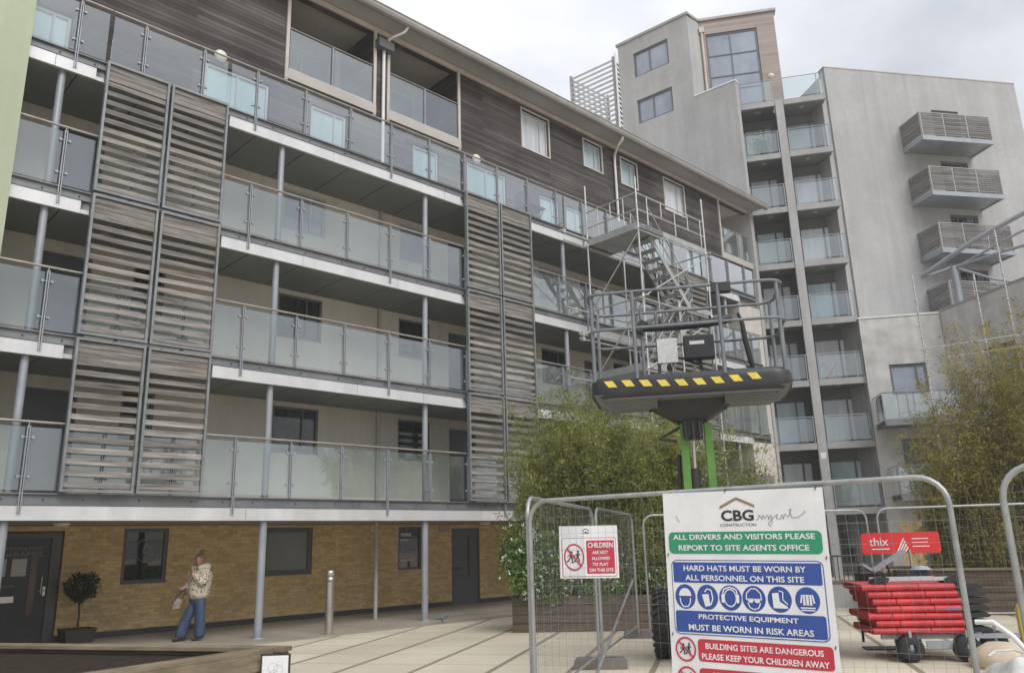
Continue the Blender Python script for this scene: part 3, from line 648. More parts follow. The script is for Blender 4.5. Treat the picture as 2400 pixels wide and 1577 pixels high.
# a few belongings on the decks
TB = thing('folding_table', 'small dark folding table on the top glass deck near the scaffold', 'table', AF @ Matrix.Translation((16.5, .75, 11.09)))
m = MB(); m.box(-.35, .35, -.3, .3, .70, .73); m.build('table_top', DARKMETAL, TB)
for x in (-.3, .3):
    m = MB(); m.tube((x, -.26, 0), (x, .26, .70), .016, 6); m.build('leg', DARKMETAL, TB)
    m = MB(); m.tube((x, .26, 0), (x, -.26, .70), .016, 6); m.build('leg', DARKMETAL, TB)
CH = thing('deck_chair', 'dark upright deck chair on the top glass deck beside the folding table', 'chair', AF @ Matrix.Translation((15.95, .5, 11.09)))
m = MB(); m.box(-.2, .2, -.2, .2, .42, .46); m.build('seat', DARKMETAL, CH)
m = MB(); m.box(-.22, -.18, -.2, .2, .46, .95); m.build('backrest', DARKMETAL, CH)
for x in (-.18, .18):
    for y in (-.18, .18): m = MB(); m.tube((x, y, 0), (x, y, .42), .015, 6); m.build('leg', DARKMETAL, CH)

# green building that closes the left edge
G = thing('green_rendered_building', 'pale sage green rendered building beside the long balconied block', 'building', AF @ Matrix.Translation((-1, 0, 0)))
MB().wall(-6, 3.54, 0, 20, -0.16, 9, []).build('rendered_wall', GREENW, G)
MB().box(-6, 3.58, -0.2, 9, 20.0, 20.12).build('coping', GUTTER, G)

# ================================================================== concrete tower
TO = Vector((13.0, 36.5, 0))
T = thing('apartment_tower', 'tall pale concrete tower with stacked glass balconies and slatted timber balconies', 'building', Matrix.Translation(TO))
Ti = inv(T)
def tf(o, az): return Ti @ frame(o, az)
FT = tf((11.2, 34.36), 129.1)
th = [(-5.45, -3.36, 25.67, 27.15), (-5.42, -3.34, 22.9, 24.3)]
m = MB(FT); m.wall(-6.36, -2.17, 0, 28.0, 0, 0.35, th); m.wall(-2.17, 0, 0, 23.2, 0, 0.35); m.build('concrete_wall', CONC, T)
m = MB(FT); m.box(-6.45, -2.1, -.06, .4, 28.0, 28.14); m.build('roof_trim', GUTTER, T)
MB(FT).box(-2.17, .03, -.03, .38, 23.2, 23.27).build('parapet_coping', WHITEP, T)
window(T, FT, -5.43, -3.38, 25.69, 27.13, .08, .09, FRAME, PANE_BLUE, bars=(.45,))
window(T, FT, -5.40, -3.36, 22.92, 24.28, .08, .09, FRAME, PANE_BLUE, bars=(.45,))
# roof-top storey set back behind the terrace
FS = tf((9.56, 35.76), 48.4)
MB(FS).box(.03, 1.0, 0.02, .3, 22, 28.0).build('concrete_wall', CONC, T)
MB(FS).box(-.02, 1.02, -.05, .3, 28.0, 28.14).build('roof_trim', GUTTER, T)
F2 = tf((10.29, 36.41), 101.3)
MB(F2).wall(0, 3.78, 22.2, 28.0, 0, .3, [(.28, 2.87, 22.6, 27.2)]).build('clad_wall', PHCLAD, T)
MB(F2).box(-.1, 3.9, -.1, .4, 28.0, 28.14).build('roof_trim', GUTTER, T)
window(T, F2, .3, 2.85, 22.62, 27.18, .05, .07, FRAME, PANE_BLUE, bars=(.47,), hbars=(.28, .45, .72), name='glazed_wall')
MB(F2).tube((.1, -.06, 22.3), (.1, -.06, 27.4), .06, 10).build('downpipe', TRIM, T)
MB(F2).box(-.02, .24, -.14, -.002, 27.3, 27.6).build('hopper', TRIM, T)
MB(F2).lathe([(0, -.1), (.1, -.08), (.15, 0)], (3.3, 0, 24.3), 14, 'y').build('wall_lamp', LAMP, T)
core = [(6.6, 38.6), (9.7, 36.25), (10.4, 36.9), (13.9, 36.2), (14.8, 41), (8.5, 44)]
MB(Ti).slab(core, 22, 27.9).build('rear_wall', CONC, T)
# open louvred box on the far corner
lv = MB(FT)
for x0, y0, x1, y1 in ((-9.6, 0.1, -6.75, 0.1), (-9.6, 0.12, -9.1, 3.2)):
    lv.bar((x0, y0, 21.5), (x0, y0, 27.6), .12, .12); lv.bar((x1, y1, 21.5), (x1, y1, 27.6), .12, .12)
lvf = lv.build('louvre_screen', GUTTER, T)
s = MB(FT)
for i in range(19):
    z = 22.0 + i * .30
    s.bar((-9.6, .1, z), (-6.75, .1, z), .05, .11); s.bar((-9.62, .1, z), (-9.1, 3.2, z), .05, .11)
    s.bar((-6.75, .3, z), (-7.2, 3.2, z), .05, .11)
s.build('slats', PALEFRAME, lvf)
MB(FT).tube((-6.5, -.08, 20), (-6.5, -.08, 27.6), .06, 8).build('downpipe', WHITEP, T)
# balcony stack
FD = tf((11.5, 35.1), 103)
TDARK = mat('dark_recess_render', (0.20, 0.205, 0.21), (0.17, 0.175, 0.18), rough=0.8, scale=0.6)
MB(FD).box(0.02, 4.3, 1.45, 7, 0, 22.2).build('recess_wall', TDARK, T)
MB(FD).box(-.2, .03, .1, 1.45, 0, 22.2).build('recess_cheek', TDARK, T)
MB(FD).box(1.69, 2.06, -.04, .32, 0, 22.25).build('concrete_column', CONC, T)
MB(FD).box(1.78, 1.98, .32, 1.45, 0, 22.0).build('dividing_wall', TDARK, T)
MB(FD).box(1.76, 1.98, -.05, -.041, 4.9, 5.15).build('notice', WHITE, T)
TSLAB = mat('pale_slab_edge', (0.38, 0.38, 0.375), (0.32, 0.32, 0.315), rough=0.7, scale=1.5)
for k in range(-1, 7):
    zb = 5.30 + 2.78 * k
    for j, (a, b) in enumerate(((0.05, 1.67), (2.08, 4.02))):
        s = MB(FD); s.box(a, b, 0, 1.44, zb + .1, zb + .26); s.box(a, b, -.02, .1, zb, zb + .28)
        s = s.build('balcony', [TSLAB], T)
        MB(FD).box(a + .05, b - .05, .101, 1.43, zb + .06, zb + .099).build('soffit', SOFFIT, s)
        be = b - .25 if j else b
        r = MB(FD); r.tube((a, -.02, zb + 1.42), (b, -.02, zb + 1.42), .022, 8)
        for x in ((a + .05, b - .05)): r.box(x - .02, x + .02, -.03, .03, zb + .2, zb + 1.42)
        if j: r.box(3.68, 3.72, -.03, .03, zb + .2, zb + 1.42)
        r.build('handrail', STEEL, s)
        MB(FD).box(a + .1, b - .1, -.004, .006, zb + .36, zb + 1.36).build('glass_pane', GLASS, s)
        c = MB(FD); c.lathe([(0, -.06), (.12, -.05), (.16, 0)], (a + .85, .6, zb + .06), 14); c.build('ceiling_lamp', MATS['grey_lamp_cover'], s)
        if k < 6:
            z0 = zb + .29
            bars = (.68,)
            dx0, dx1 = (a + .15, 1.6) if j == 0 else (2.22, 3.9)
            window(T, FD, dx0, dx1, z0, z0 + 2.12, 1.36, .10, FRAME, PANE_WHITE if (k + j) % 3 else PANE_CYAN, bars=bars, name='glazed_door')  # pale pane colours stand in for sky reflected in the door glass
for a, b in ((.2, 1.6), (2.22, 3.9)): window(T, FD, a, b, 0.02, 2.3, 1.36, .1, FRAME, PANE_DARK, bars=(.6,), name='entrance_door')
# terrace balustrade glass continues on the right tower side (level 22) and R block
FR = tf((15.75, 34.7), 79.2)
BZ = [19.56, 16.74, 13.92, 11.12]
rh = [(5.62, 7.14, z + .26, z + 2.55) for z in BZ]
MB(FR).wall(0, 10.81, 0, 24.0, 0, .5, rh).build('concrete_wall', CONC, T)
m = MB(FR); m.box(-.02, 10.83, -.02, .5, 24.0, 24.06); m.build('parapet_coping', GUTTER, T)
MB(FR).box(0.05, 10.75, .5, 9, 0, 23.8).build('rear_wall', CONC, T)
MB(FR).box(-.28, -.002, .12, 3.0, 0, 23.4).build('concrete_wall', CONC, T)
for i, z in enumerate(BZ):
    window(T, FR, 5.64, 7.12, z + .28, z + 2.53, .08, .08, FRAME, PANE_DARK, bars=(.3, .65), name='glazed_door')
    s = MB(FR); s.box(3.66, 7.46, -1.42, -.001, z + .04, z + .16)
    for a, b, c, d in ((3.64, 7.48, -1.46, -1.36), (3.64, 3.74, -1.36, -.001), (7.38, 7.48, -1.36, -.001)): s.box(a, b, c, d, z, z + .22)
    s = s.build('timber_balcony', STEEL, T)
    q = MB(FR)
    for x, y in ((3.69, -1.43), (4.9, -1.43), (6.15, -1.43), (7.43, -1.43), (3.69, -.06), (7.43, -.06)): q.box(x - .025, x + .025, y - .025, y + .025, z + .22, z + 1.42)
    q.box(3.66, 7.46, -1.455, -1.405, z + 1.42, z + 1.46); q.box(3.66, 3.71, -1.4, -.002, z + 1.42, z + 1.46); q.box(7.41, 7.46, -1.4, -.002, z + 1.42, z + 1.46)
    q.build('guard_frame', GUTTER, s)
    q = MB(FR)
    for n in range(10):
        zz = z + .27 + n * .112
        for x0, x1 in ((3.73, 4.86), (4.94, 6.11), (6.19, 7.39)): q.box(x0, x1, -1.47, -1.448, zz, zz + .088)
        q.box(3.642, 3.664, -1.38, -.09, zz, zz + .088); q.box(7.456, 7.478, -1.38, -.09, zz, zz + .088)
    q.build('slats', SLATB, s)

# ================================================================== low concrete block on the right
LBO = Vector((17.0, 34.2, 0))
LB = thing('low_concrete_block', 'four storey mottled concrete block with white coping in front of the tower', 'building', Matrix.Translation(LBO))
FB = inv(LB) @ frame((15.5, 34.0), 101)
MB(FB).wall(-.12, 3.2, 0, 10.9, 0, .9, [(.84, 2.37, 7.43, 8.77), (.9, 2.2, 3.45, 5.55), (1.2, 2.9, .05, 2.2)]).build('concrete_wall', CONC2, LB)
MB(FB).box(-.16, 3.22, -.04, .92, 10.9, 10.97).build('coping', WHITEP, LB)
window(LB, FB, .86, 2.35, 7.45, 8.75, .08, .09, FRAME, PANE_BLUE, bars=(.72,))
window(LB, FB, .92, 2.18, 3.47, 5.53, .1, .08, FRAME, PANE_DARK, bars=(.5,), name='glazed_door')
window(LB, FB, 1.22, 2.88, .07, 2.18, .1, .08, FRAME, PANE_DARK, bars=(.5,), name='glazed_door')
MB(FB).box(.3, 1.19, -.025, -.001, .0, 2.15).build('brick_pier', BRICK, LB)
FW = inv(LB) @ frame((18.64, 33.37), 167)
MB(FW).wall(0.02, 12, 0, 10.95, 0, .5, [(2.0, 3.6, 7.4, 8.8), (5.5, 7.1, 7.4, 8.8), (2.0, 3.6, 4.4, 6.0), (5.5, 7.1, 4.4, 6.0)]).build('concrete_wall', CONC2, LB)
MB(FW).box(0.02, 12, -.03, .5, 10.95, 11.03).build('coping', GUTTER, LB)
for a in (2.0, 5.5):
    for z in (7.4, 4.4): window(LB, FW, a + .02, a + 1.58, z + .02, z + 1.38 + (.2 if z < 5 else 0), .1, .08, FRAME, PANE_BLUE, bars=(.5,))
MB(FW).box(0.02, 11.9, .5, 8, 0, 10.9).build('rear_wall', CONC, LB)
for z, a, b in ((5.95, .0, 3.0), (2.95, .2, 2.6)):
    s = MB(FB); s.box(a, b, -1.5, -.001, z + .05, z + .16); s.box(a, b, -1.54, -1.44, z, z + .25); s.box(a, a + .1, -1.44, -.001, z, z + .25); s.box(b - .1, b, -1.44, -.001, z, z + .25)
    s = s.build('balcony', CHANNEL, LB)
    r = MB(FB); r.path([(a, -.02, z + 1.36), (a, -1.5, z + 1.36), (b, -1.5, z + 1.36), (b, -.02, z + 1.36)], .022, 8)
    for x in (a, a + .95, a + 1.9, b): r.box(x - .02, x + .02, -1.52, -1.48, z + .1, z + 1.35)
    r.build('handrail', STEEL, s)
    for x0, x1 in ((a + .04, a + .91), (a + .99, a + 1.86), (a + 1.94, b - .04)): MB(FB).box(x0, x1, -1.506, -1.496, z + .28, z + 1.3).build('glass_pane', GLASS, s)
    MB(FB).box(a - .005, a + .005, -1.44, -.04, z + .28, z + 1.3).build('glass_pane', GLASS, s)
# steel canopy on its roof
CP = thing('steel_canopy_frame', 'grey tubular steel canopy frame rising on the roof of the low concrete block', 'canopy', Matrix.Translation((19.4, 31.5, 11.03)))
Ci = inv(CP)
MB(Ci).tube((19.15, 32.6, 11.03), (19.15, 32.6, 12.75), .14, 12).build('post', STEEL, CP)
for pts, r in (([(17.9, 33.0, 12.45), (19.2, 31.2, 13.3), (20.6, 29.3, 13.9), (22.0, 27.2, 14.3)], .10), ([(19.15, 32.6, 12.72), (20.3, 30.8, 12.75), (21.9, 28.4, 12.7)], .06),
               ([(19.15, 32.6, 12.72), (20.4, 31.9, 11.9), (21.2, 31.4, 11.5)], .05), ([(19.15, 32.6, 12.65), (20.6, 30.3, 13.3), (22.2, 28, 13.7)], .05), ([(17.9, 33.0, 12.4), (19.15, 32.6, 12.75)], .05)):
    MB(Ci).path(pts, r, 10).build('tube', STEEL, CP)

# ================================================================== scaffold
SC = thing('scaffold_stair_tower', 'silver scaffold stair tower standing against the long balconied facade', 'scaffold', AF @ Matrix.Translation((19.4, -1.4, 0)))
Si = inv(SC) @ AF
SCT = mat('scaffold_tube', (0.60, 0.60, 0.58), (0.44, 0.44, 0.43), rough=0.4, metal=0.5, scale=4, fine=0.08)
ALU = mat('scaffold_aluminium', (0.50, 0.51, 0.51), (0.37, 0.38, 0.38), rough=0.4, metal=0.45, scale=3, fine=0.08)
for x, y, zt in ((17.7, -.45, 12.5), (17.7, -2.4, 12.1), (21.2, -2.4, 12.4), (21.2, -.45, 11.9), (19.45, -.45, 10.6), (19.45, -2.4, 8.6)):
    m = MB(Si); m.tube((x, y, 0.012), (x, y, zt), .03, 8); m.lathe([(.08, .012), (.08, .02), (.03, .02)], (x, y, 0), 10)
    for z in (2.1, 4.2, 6.3, 8.4, 10.5):
        if z < zt: m.lathe([(.03, -.05), (.055, -.04), (.055, .04), (.03, .05)], (x, y, z), 8)
    m.build('standard', SCT, SC)
for z in (2.1, 4.2, 6.3, 8.4, 10.5):
    m = MB(Si)
    for y in (-.45, -2.4): m.tube((16.6 if y > -1 and z > 6 else 17.5, y, z - .06), (21.5, y, z - .06), .025, 6)
    for x in (17.7, 21.2): m.tube((x, -.3, z), (x, -2.6, z), .025, 6)
    if z < 10: m.tube((17.7, -2.45, z), (21.2, -2.45, z + 2.0), .022, 6); m.tube((17.72, -.45, z), (17.72, -2.4, z + 2.0), .022, 6)
    m.build('ledger', SCT, SC)
    m = MB(Si)
    if z > 10: m.box(17.7, 21.2, -2.42, -2.39, z, z + .17); m.box(17.7, 21.2, -.5, -.46, z, z + .15)
    a, b = (17.7, 18.9) if z > 10 else ((17.7, 18.55) if int(z * 10) % 4 else (20.4, 21.2))
    n = 0; yy = -2.38
    while yy < -.5:
        m.box(a, b, yy, yy + .225, z, z + .05); yy += .235
    m.box(a, b, -2.42, -2.39, z, z + .17); m.box(a - .02, a + .02, -2.4, -.45, z - .02, z + .19)
    m.build('platform', ALU, SC)
for y, z, sg in ((-2.4, 10.6, 1),):
    m = MB(Si)
    for zz in (11.08, 11.6): m.tube((17.7, y, zz), (21.2, y, zz), .022, 6); m.tube((17.7, -.45, zz), (17.7, y, zz), .022, 6)
    for i in range(5):
        x = 18.2 + i * .7; z0 = 11.08 if i % 2 else 10.7
        m.tube((x, y, z0), (x, y, 11.6), .02, 6)
    for yv in (-.9, -1.4, -1.9): m.tube((17.7, yv, 10.7), (17.7, yv, 11.6), .02, 6)
    m.build('guard_rail', SCT, SC)
z = 2.1; up = True
while z < 10.4:
    x0, x1 = (18.5, 20.5) if up else (20.5, 18.5)
    m = MB(Si)
    for y in (-2.2, -1.55): m.bar((x0, y, z), (x1, y, z + 2.1), .04, .16)
    for i in range(9):
        t = (i + .5) / 9; x = x0 + (x1 - x0) * t; zz = z + 2.1 * t
        m.box(x - .12, x + .12, -2.18, -1.57, zz, zz + .035)
    for y in (-2.2, -1.55):
        m.tube((x0, y, z + .95), (x1, y, z + 3.05), .02, 6); m.tube((x0, y, z + .5), (x1, y, z + 2.6), .018, 6)
        for i in range(4):
            t = i / 3; m.tube((x0 + (x1 - x0) * t, y, z + 2.1 * t), (x0 + (x1 - x0) * t, y, z + 2.1 * t + .95), .018, 6)
    m.build('stair_flight', ALU, SC)
    z += 2.1; up = not up
for (xa, xb, y, zz, r) in ((16.9, 20.5, -.62, 7.55, .025), (16.9, 20.5, -.62, 7.4, .025), (16.4, 19.5, -.5, 10.68, .03)):
    m = MB(Si); m.tube((xa, y, zz), (xb, y, zz), r, 6); m.box(xa + .1, xa + .2, y - .06, y + .06, zz - .06, zz + .06); m.build('tie_tube', SCT, SC)
# scaffold in front of the low block
S2 = thing('scaffold', 'row of galvanised scaffold poles with ledgers in front of the low concrete block', 'scaffold', Matrix.Translation((17.3, 29.3, 0)))
S2i = inv(S2)
sp = [((15.95, 30.05), 11.6), ((17.75, 29.0), 11.2), ((18.55, 28.5), 12.8), ((16.5, 31.0), 9.0), ((20.4, 26.8), 11)]
for (x, y), zt in sp:
    m = MB(S2i); m.tube((x, y, 0), (x, y, zt), .028, 8); m.lathe([(.09, 0.001), (.09, .01), (.03, .01)], (x, y, 0), 10)
    zz = 1.0
    while zz < zt - .1: m.lathe([(.026, -.03), (.05, -.02), (.05, .02), (.026, .03)], (x, y, zz), 8); zz += .5
    m.build('standard', SCT, S2)
for z0 in (2, 4, 5.6, 6.6, 8.1, 8.55):
    m = MB(S2i); m.tube((15.8, 30.15, z0), (20.6, 26.6, z0), .026, 6); m.tube((15.95, 30.05, z0 + .1), (16.5, 31.0, z0 + .1), .026, 6); m.build('ledger', SCT, S2)

# ================================================================== planters and planting
def planter(name, label, p0, p1, depth, h, mt, rows=4, cap=None):
    p0, p1 = Vector((*p0, 0)), Vector((*p1, 0)); az = math.degrees(math.atan2(p1.x - p0.x, p1.y - p0.y)); ln = (p1 - p0).length
    t = thing(name, label, 'planter', frame(p0, az))
    m = MB(); rh = h / rows
    for i in range(rows):
        a, b = i * rh + .002, (i + 1) * rh - .006
        m.box(0, ln, 0, .1, a, b); m.box(0, ln, depth - .1, depth, a, b); m.box(0, .1, .1, depth - .1, a, b); m.box(ln - .1, ln, .1, depth - .1, a, b)
    m.build('sleeper_wall', mt, t, bevel=.006)
    if cap:
        m = MB(); m.box(-.04, ln + .04, -.05, .14, h, h + .045); m.box(-.04, ln + .04, depth - .14, depth + .05, h, h + .045); m.box(-.04, .14, .14, depth - .14, h, h + .045); m.box(ln - .14, ln + .04, .14, depth - .14, h, h + .045)
        m.build('capping', cap, t, bevel=.006)
    m = MB(); n = 24
    vs = []; fs = []
    for j in range(7):
        for i in range(n + 1): vs.append((.1 + (ln - .2) * i / n, .1 + (depth - .2) * j / 6, h - .09 + random.uniform(-.02, .035)))
    for j in range(6):
        for i in range(n): q = j * (n + 1) + i; fs.append((q, q + 1, q + n + 2, q + n + 1))
    m.add(vs, fs, True); m.build('soil', SOIL, t)
    return t

LEAVES = {}
def leaf_quads(m, c, d, ln, wd, nrm):
    """one lance-shaped leaf: from c along d"""
    sd = d.cross(nrm)
    if sd.length < 1e-4: sd = d.orthogonal()
    sd.normalize(); t = c + d * ln; mid = c + d * (ln * .45) + nrm * (ln * .06)
    m.add([c, mid + sd * wd * .5, t, mid - sd * wd * .5], [(0, 1, 2, 3)])

def rv(rn): 
    while True:
        v = Vector((rn.uniform(-1, 1), rn.uniform(-1, 1), rn.uniform(-1, 1)))
        if .05 < v.length < 1: return v.normalized()

def bamboo(name, label, p0, p1, depth, nculm, nleaf, hts, mt, seed, lean=.35, lo=.12, lsize=.15):
    rn = random.Random(seed)
    p0, p1 = Vector((*p0, 0)), Vector((*p1, 0)); ax = (p1 - p0); perp = Vector((-ax.y, ax.x, 0)).normalized()
    o = p0.lerp(p1, .5)
    t = thing(name, label, 'bamboo', Matrix.Translation(o))
    culms = []
    cm = MB()
    for i in range(nculm):
        s = rn.random(); b = p0 + ax * s + perp * rn.uniform(0, depth) - o
        hh = hts[0] if False else None
        u = s * (len(hts) - 1); k = min(int(u), len(hts) - 2); top = hts[k] + (hts[k + 1] - hts[k]) * (u - k)
        top *= rn.uniform(.62, 1.0) if rn.random() < .75 else rn.uniform(.9, 1.1)
        a = rn.uniform(0, 6.283); out = Vector((math.cos(a), math.sin(a), 0)) * rn.uniform(.05, lean) * top
        pts = []
        for q in range(7):
            f = q / 6; pts.append(Vector((b.x, b.y, .5)) + Vector((0, 0, (top - .5) * (f - .12 * f * f * f))) + out * (f * f))
        culms.append((pts, top)); cm.path(pts, .012, 4, caps=False, radii=[.013 * (1 - .8 * q / 6) for q in range(7)])
    cm.build('culms', CULM, t)
    m = MB()
    wts = [c[1] for c in culms]
    tot = sum(wts)
    for pts, top in culms:
        nl = int(nleaf * top / tot); ncl = max(4, nl // 9)
        for q in range(ncl):
            f = lo + (1 - lo) * (rn.random() ** 1.0); u = f * 6; k = min(int(u), 5); c = pts[k].lerp(pts[k + 1], u - k)
            d0 = rv(rn); d0.z = abs(d0.z) * .4; d0.normalize(); br = rn.uniform(.05, .42) * (1.15 - f * .6)
            c = c + d0 * br
            for j in range(9):
                d = (d0 * rn.uniform(.2, 1) + rv(rn) * .9 + Vector((0, 0, -.35))).normalized()
                leaf_quads(m, c + rv(rn) * rn.uniform(.01, .12), d, lsize * rn.uniform(.6, 1.25), lsize * .19 * rn.uniform(.7, 1.2), rv(rn))
    m.build('foliage', mt, t)
    return t
planter('planter', 'long dark brown timber planter under the olive bamboo and white flowers', (-.15, 16.45), (5.6, 15.75), 1.6, .66, TIMBERK, 4)
bamboo('bamboo_clump', 'dense olive bamboo clump in the dark planter behind the children warning sign', (.05, 16.8), (3.3, 16.3), 1.2, 240, 100000, [4.0, 5.2, 5.2, 5.0, 4.7], BAMBOO, 11, lsize=.105, lean=.28, lo=.05)
bamboo('bamboo_clump', 'thinner bamboo between the lift mast and the concrete tower', (3.2, 16.4), (5.2, 16.1), .9, 90, 24000, [4.7, 4.2, 4.3, 3.0], BAMBOO, 12, lean=.22, lsize=.105, lo=.05)
planter('planter', 'raised brown timber planter with pale capping under the yellowing bamboo', (7.7, 18.2), (12.6, 15.7), 1.8, .88, TIMBERK, 6, TIMBERP)
bamboo('bamboo_clump', 'tall yellowing bamboo in the planter with pale capping behind the fence', (9.1, 18.15), (12.6, 16.4), 1.3, 230, 90000, [4.2, 5.6, 6.9, 7.4, 7.4], BAMBOO2, 13, lean=.17, lsize=.11, lo=.04)

def bush(name, label, cat, c, rad, n, ls, lw, mt, seed, flowers=0):
    rn = random.Random(seed); t = thing(name, label, cat, Matrix.Translation(c))
    m = MB(); stems = MB(); fl = MB(); lumps = [(rv(rn) * rn.uniform(.25, .75), rn.uniform(.3, .5)) for _ in range(16)]
    for L_, r in lumps[:9]: stems.path([(0, 0, -rad[2] * .95), Vector((L_.x * rad[0], L_.y * rad[1], L_.z * rad[2])) * .5 - Vector((0, 0, rad[2] * .3)), (L_.x * rad[0], L_.y * rad[1], L_.z * rad[2])], .012, 5)
    for i in range(n):
        L_, r = lumps[rn.randrange(16)]; d = rv(rn); q = L_ + d * r * (rn.random() ** .4); c0 = Vector((q.x * rad[0], q.y * rad[1], q.z * rad[2]))
        leaf_quads(m, c0, (d + rv(rn) * .8).normalized(), ls * rn.uniform(.6, 1.2), lw * rn.uniform(.7, 1.2), rv(rn))
    stems.build('stems', BARK, t); m.build('foliage', mt, t)
    for i in range(flowers):
        L_, r = lumps[rn.randrange(16)]; d = rv(rn); q = L_ + d * r * 1.03; c0 = Vector((q.x * rad[0], q.y * rad[1], q.z * rad[2]))
        for k in range(5): leaf_quads(fl, c0 + rv(rn) * .025, (d + rv(rn)).normalized(), .042, .036, rv(rn))
    if flowers: fl.build('blossom', PETAL, t)
    return t
bush('flowering_shrub', 'white flowering evergreen shrub spilling over the planter beside the brick arcade', 'shrub', (0.25, 16.35, 1.28), (.85, .6, .82), 9000, .085, .042, SHRUB, 21, 480)
bush('flowering_shrub', 'low white flowering shrub in the planter behind the children warning sign', 'shrub', (1.6, 16.6, .98), (.9, .5, .6), 5500, .08, .04, SHRUB, 22, 260)
bush('flowering_shrub', 'small white flowering shrub in the planter beside the big site sign', 'shrub', (2.75, 16.45, .9), (.4, .3, .3), 1200, .08, .04, SHRUB, 23, 60)
DW = frame((11.5, 35.1), 103)
bush('potted_plant', 'leafy green plant behind the glass of a high tower balcony', 'plant', tuple((DW @ Vector((.9, .55, 19.48 + .75))).to_tuple()), (.45, .35, .75), 700, .12, .05, SHRUB, 31)
DR = thing('drying_rack', 'thin red crossed drying rack on a low tower balcony', 'rack', DW @ Matrix.Translation((2.75, .5, 8.37)))
m = MB()
for y in (0, .5): m.tube((-.3, y, 0), (.3, y, .85), .014, 5); m.tube((.3, y, 0), (-.3, y, .85), .014, 5)
for x in (-.3, 0, .3): m.tube((x, 0, .85 if x else .43), (x, .5, .85 if x else .43), .012, 5)
m.build('frame', REDP, DR)
# potted bay tree
BT = thing('bay_tree', 'clipped ball bay tree in a dark square pot beside the therapy door', 'potted tree', AF @ Matrix.Translation((5.25, 2.9, 0.012)))
m = MB(); m.add([(-.24, -.24, 0), (.24, -.24, 0), (.24, .24, 0), (-.24, .24, 0), (-.29, -.29, .27), (.29, -.29, .27), (.29, .29, .27), (-.29, .29, .27), (-.25, -.25, .27), (.25, -.25, .27), (.25, .25, .27), (-.25, .25, .27), (-.25, -.25, .22), (.25, -.25, .22), (.25, .25, .22), (-.25, .25, .22)],
      [(3, 2, 1, 0), (0, 1, 5, 4), (1, 2, 6, 5), (2, 3, 7, 6), (3, 0, 4, 7), (4, 5, 9, 8), (5, 6, 10, 9), (6, 7, 11, 10), (7, 4, 8, 11), (8, 9, 13, 12), (9, 10, 14, 13), (10, 11, 15, 14), (11, 8, 12, 15)])
m.build('pot', mat('dark_clay_pot', (0.06, 0.052, 0.048), rough=0.8), BT)
MB().box(-.25, .25, -.25, .25, .2, .235).build('soil', SOIL, BT)
m = MB(); m.path([(0, 0, .22), (.01, 0, .5), (-.01, 0, .75), (0, 0, 1.0)], .02, 8, radii=[.024, .02, .018, .015])
for i in range(9):
    d = rv(random); d.z = abs(d.z); m.path([(0, 0, .86), Vector((0, 0, .95)) + d * .22], .008, 5)
m.build('trunk', BARK, BT)
rn = random.Random(5); m = MB()
for i in range(1500):
    d = rv(rn); q = Vector((0, 0, 1.06)) + Vector((d.x * .29, d.y * .29, d.z * .25)) * (.35 + .72 * rn.random() ** .6) * (1 + .12 * math.sin(7 * d.x + 5 * d.z))
    leaf_quads(m, q, (d + rv(rn) * .9).normalized(), .075 * rn.uniform(.7, 1.2), .03, rv(rn))
m.build('crown', BAY, BT)

# bottom-left timber planter: two runs of capped sleepers meeting at a corner
PL = thing('timber_planter', 'low grey timber planter with dark soil and the framed card at its corner', 'planter', Matrix.Translation((-4.6, 10.6, 0)))
Pi = inv(PL)
far0, cor, near1 = Vector((-9.5, 12.95, 0)), Vector((-3.0, 10.95, 0)), Vector((-5.2, 7.8, 0))
def run(p, q, side, z0, z1, wdt, mt, nm):
    d = (q - p).normalized(); n_ = Vector((-d.y, d.x, 0)) * side
    m = MB(Pi); m.slab([tuple(v[:2]) for v in ((p, q, q + n_ * wdt, p + n_ * wdt) if side > 0 else (p, p + n_ * wdt, q + n_ * wdt, q))], z0, z1)
    return m.build(nm, mt, PL, bevel=.008)
for z0, z1 in ((0.0, .205), (.215, .42)):
    run(far0, cor, -1, z0, z1, .12, TIMBERP, 'sleeper_wall'); run(cor - (cor - near1).normalized() * .13, near1, -1, z0, z1, .12, TIMBERP, 'sleeper_wall')
run(far0, cor + Vector((.05, -.02, 0)), -1, .42, .475, .24, TIMBERP, 'capping'); run(cor - (cor - near1).normalized() * .25, near1, -1, .42, .474, .24, TIMBERP, 'capping')
m = MB(Pi); m.add([(-9.6, 12.9, .36), (-3.1, 10.9, .36), (-5.2, 7.9, .36), (-9.8, 7.9, .36)], [(3, 2, 1, 0)]); m.build('soil', SOIL, PL)
# placard leaning on its corner
PC = thing('framed_placard', 'white framed card with a blue grey line drawing at the corner of the timber planter', 'placard', frame((-3.22, 10.5, 0), 88))
MB().box(0, .36, 0, .03, .02, .43).build('frame', BLACKP, PC)
MB().box(.02, .34, -.004, -.001, .04, .41).build('card', WHITE, PC)
m = MB()
for cx, cz, r in ((.15, .27, .06), (.22, .25, .055), (.17, .2, .05), (.24, .31, .035), (.2, .15, .04), (.12, .16, .035)): m.disc(cx, cz, r, -.006, hole=.93, n=20)
m.build('drawing', mat('drawing_ink', (0.40, 0.45, 0.55), rough=0.6), PC)

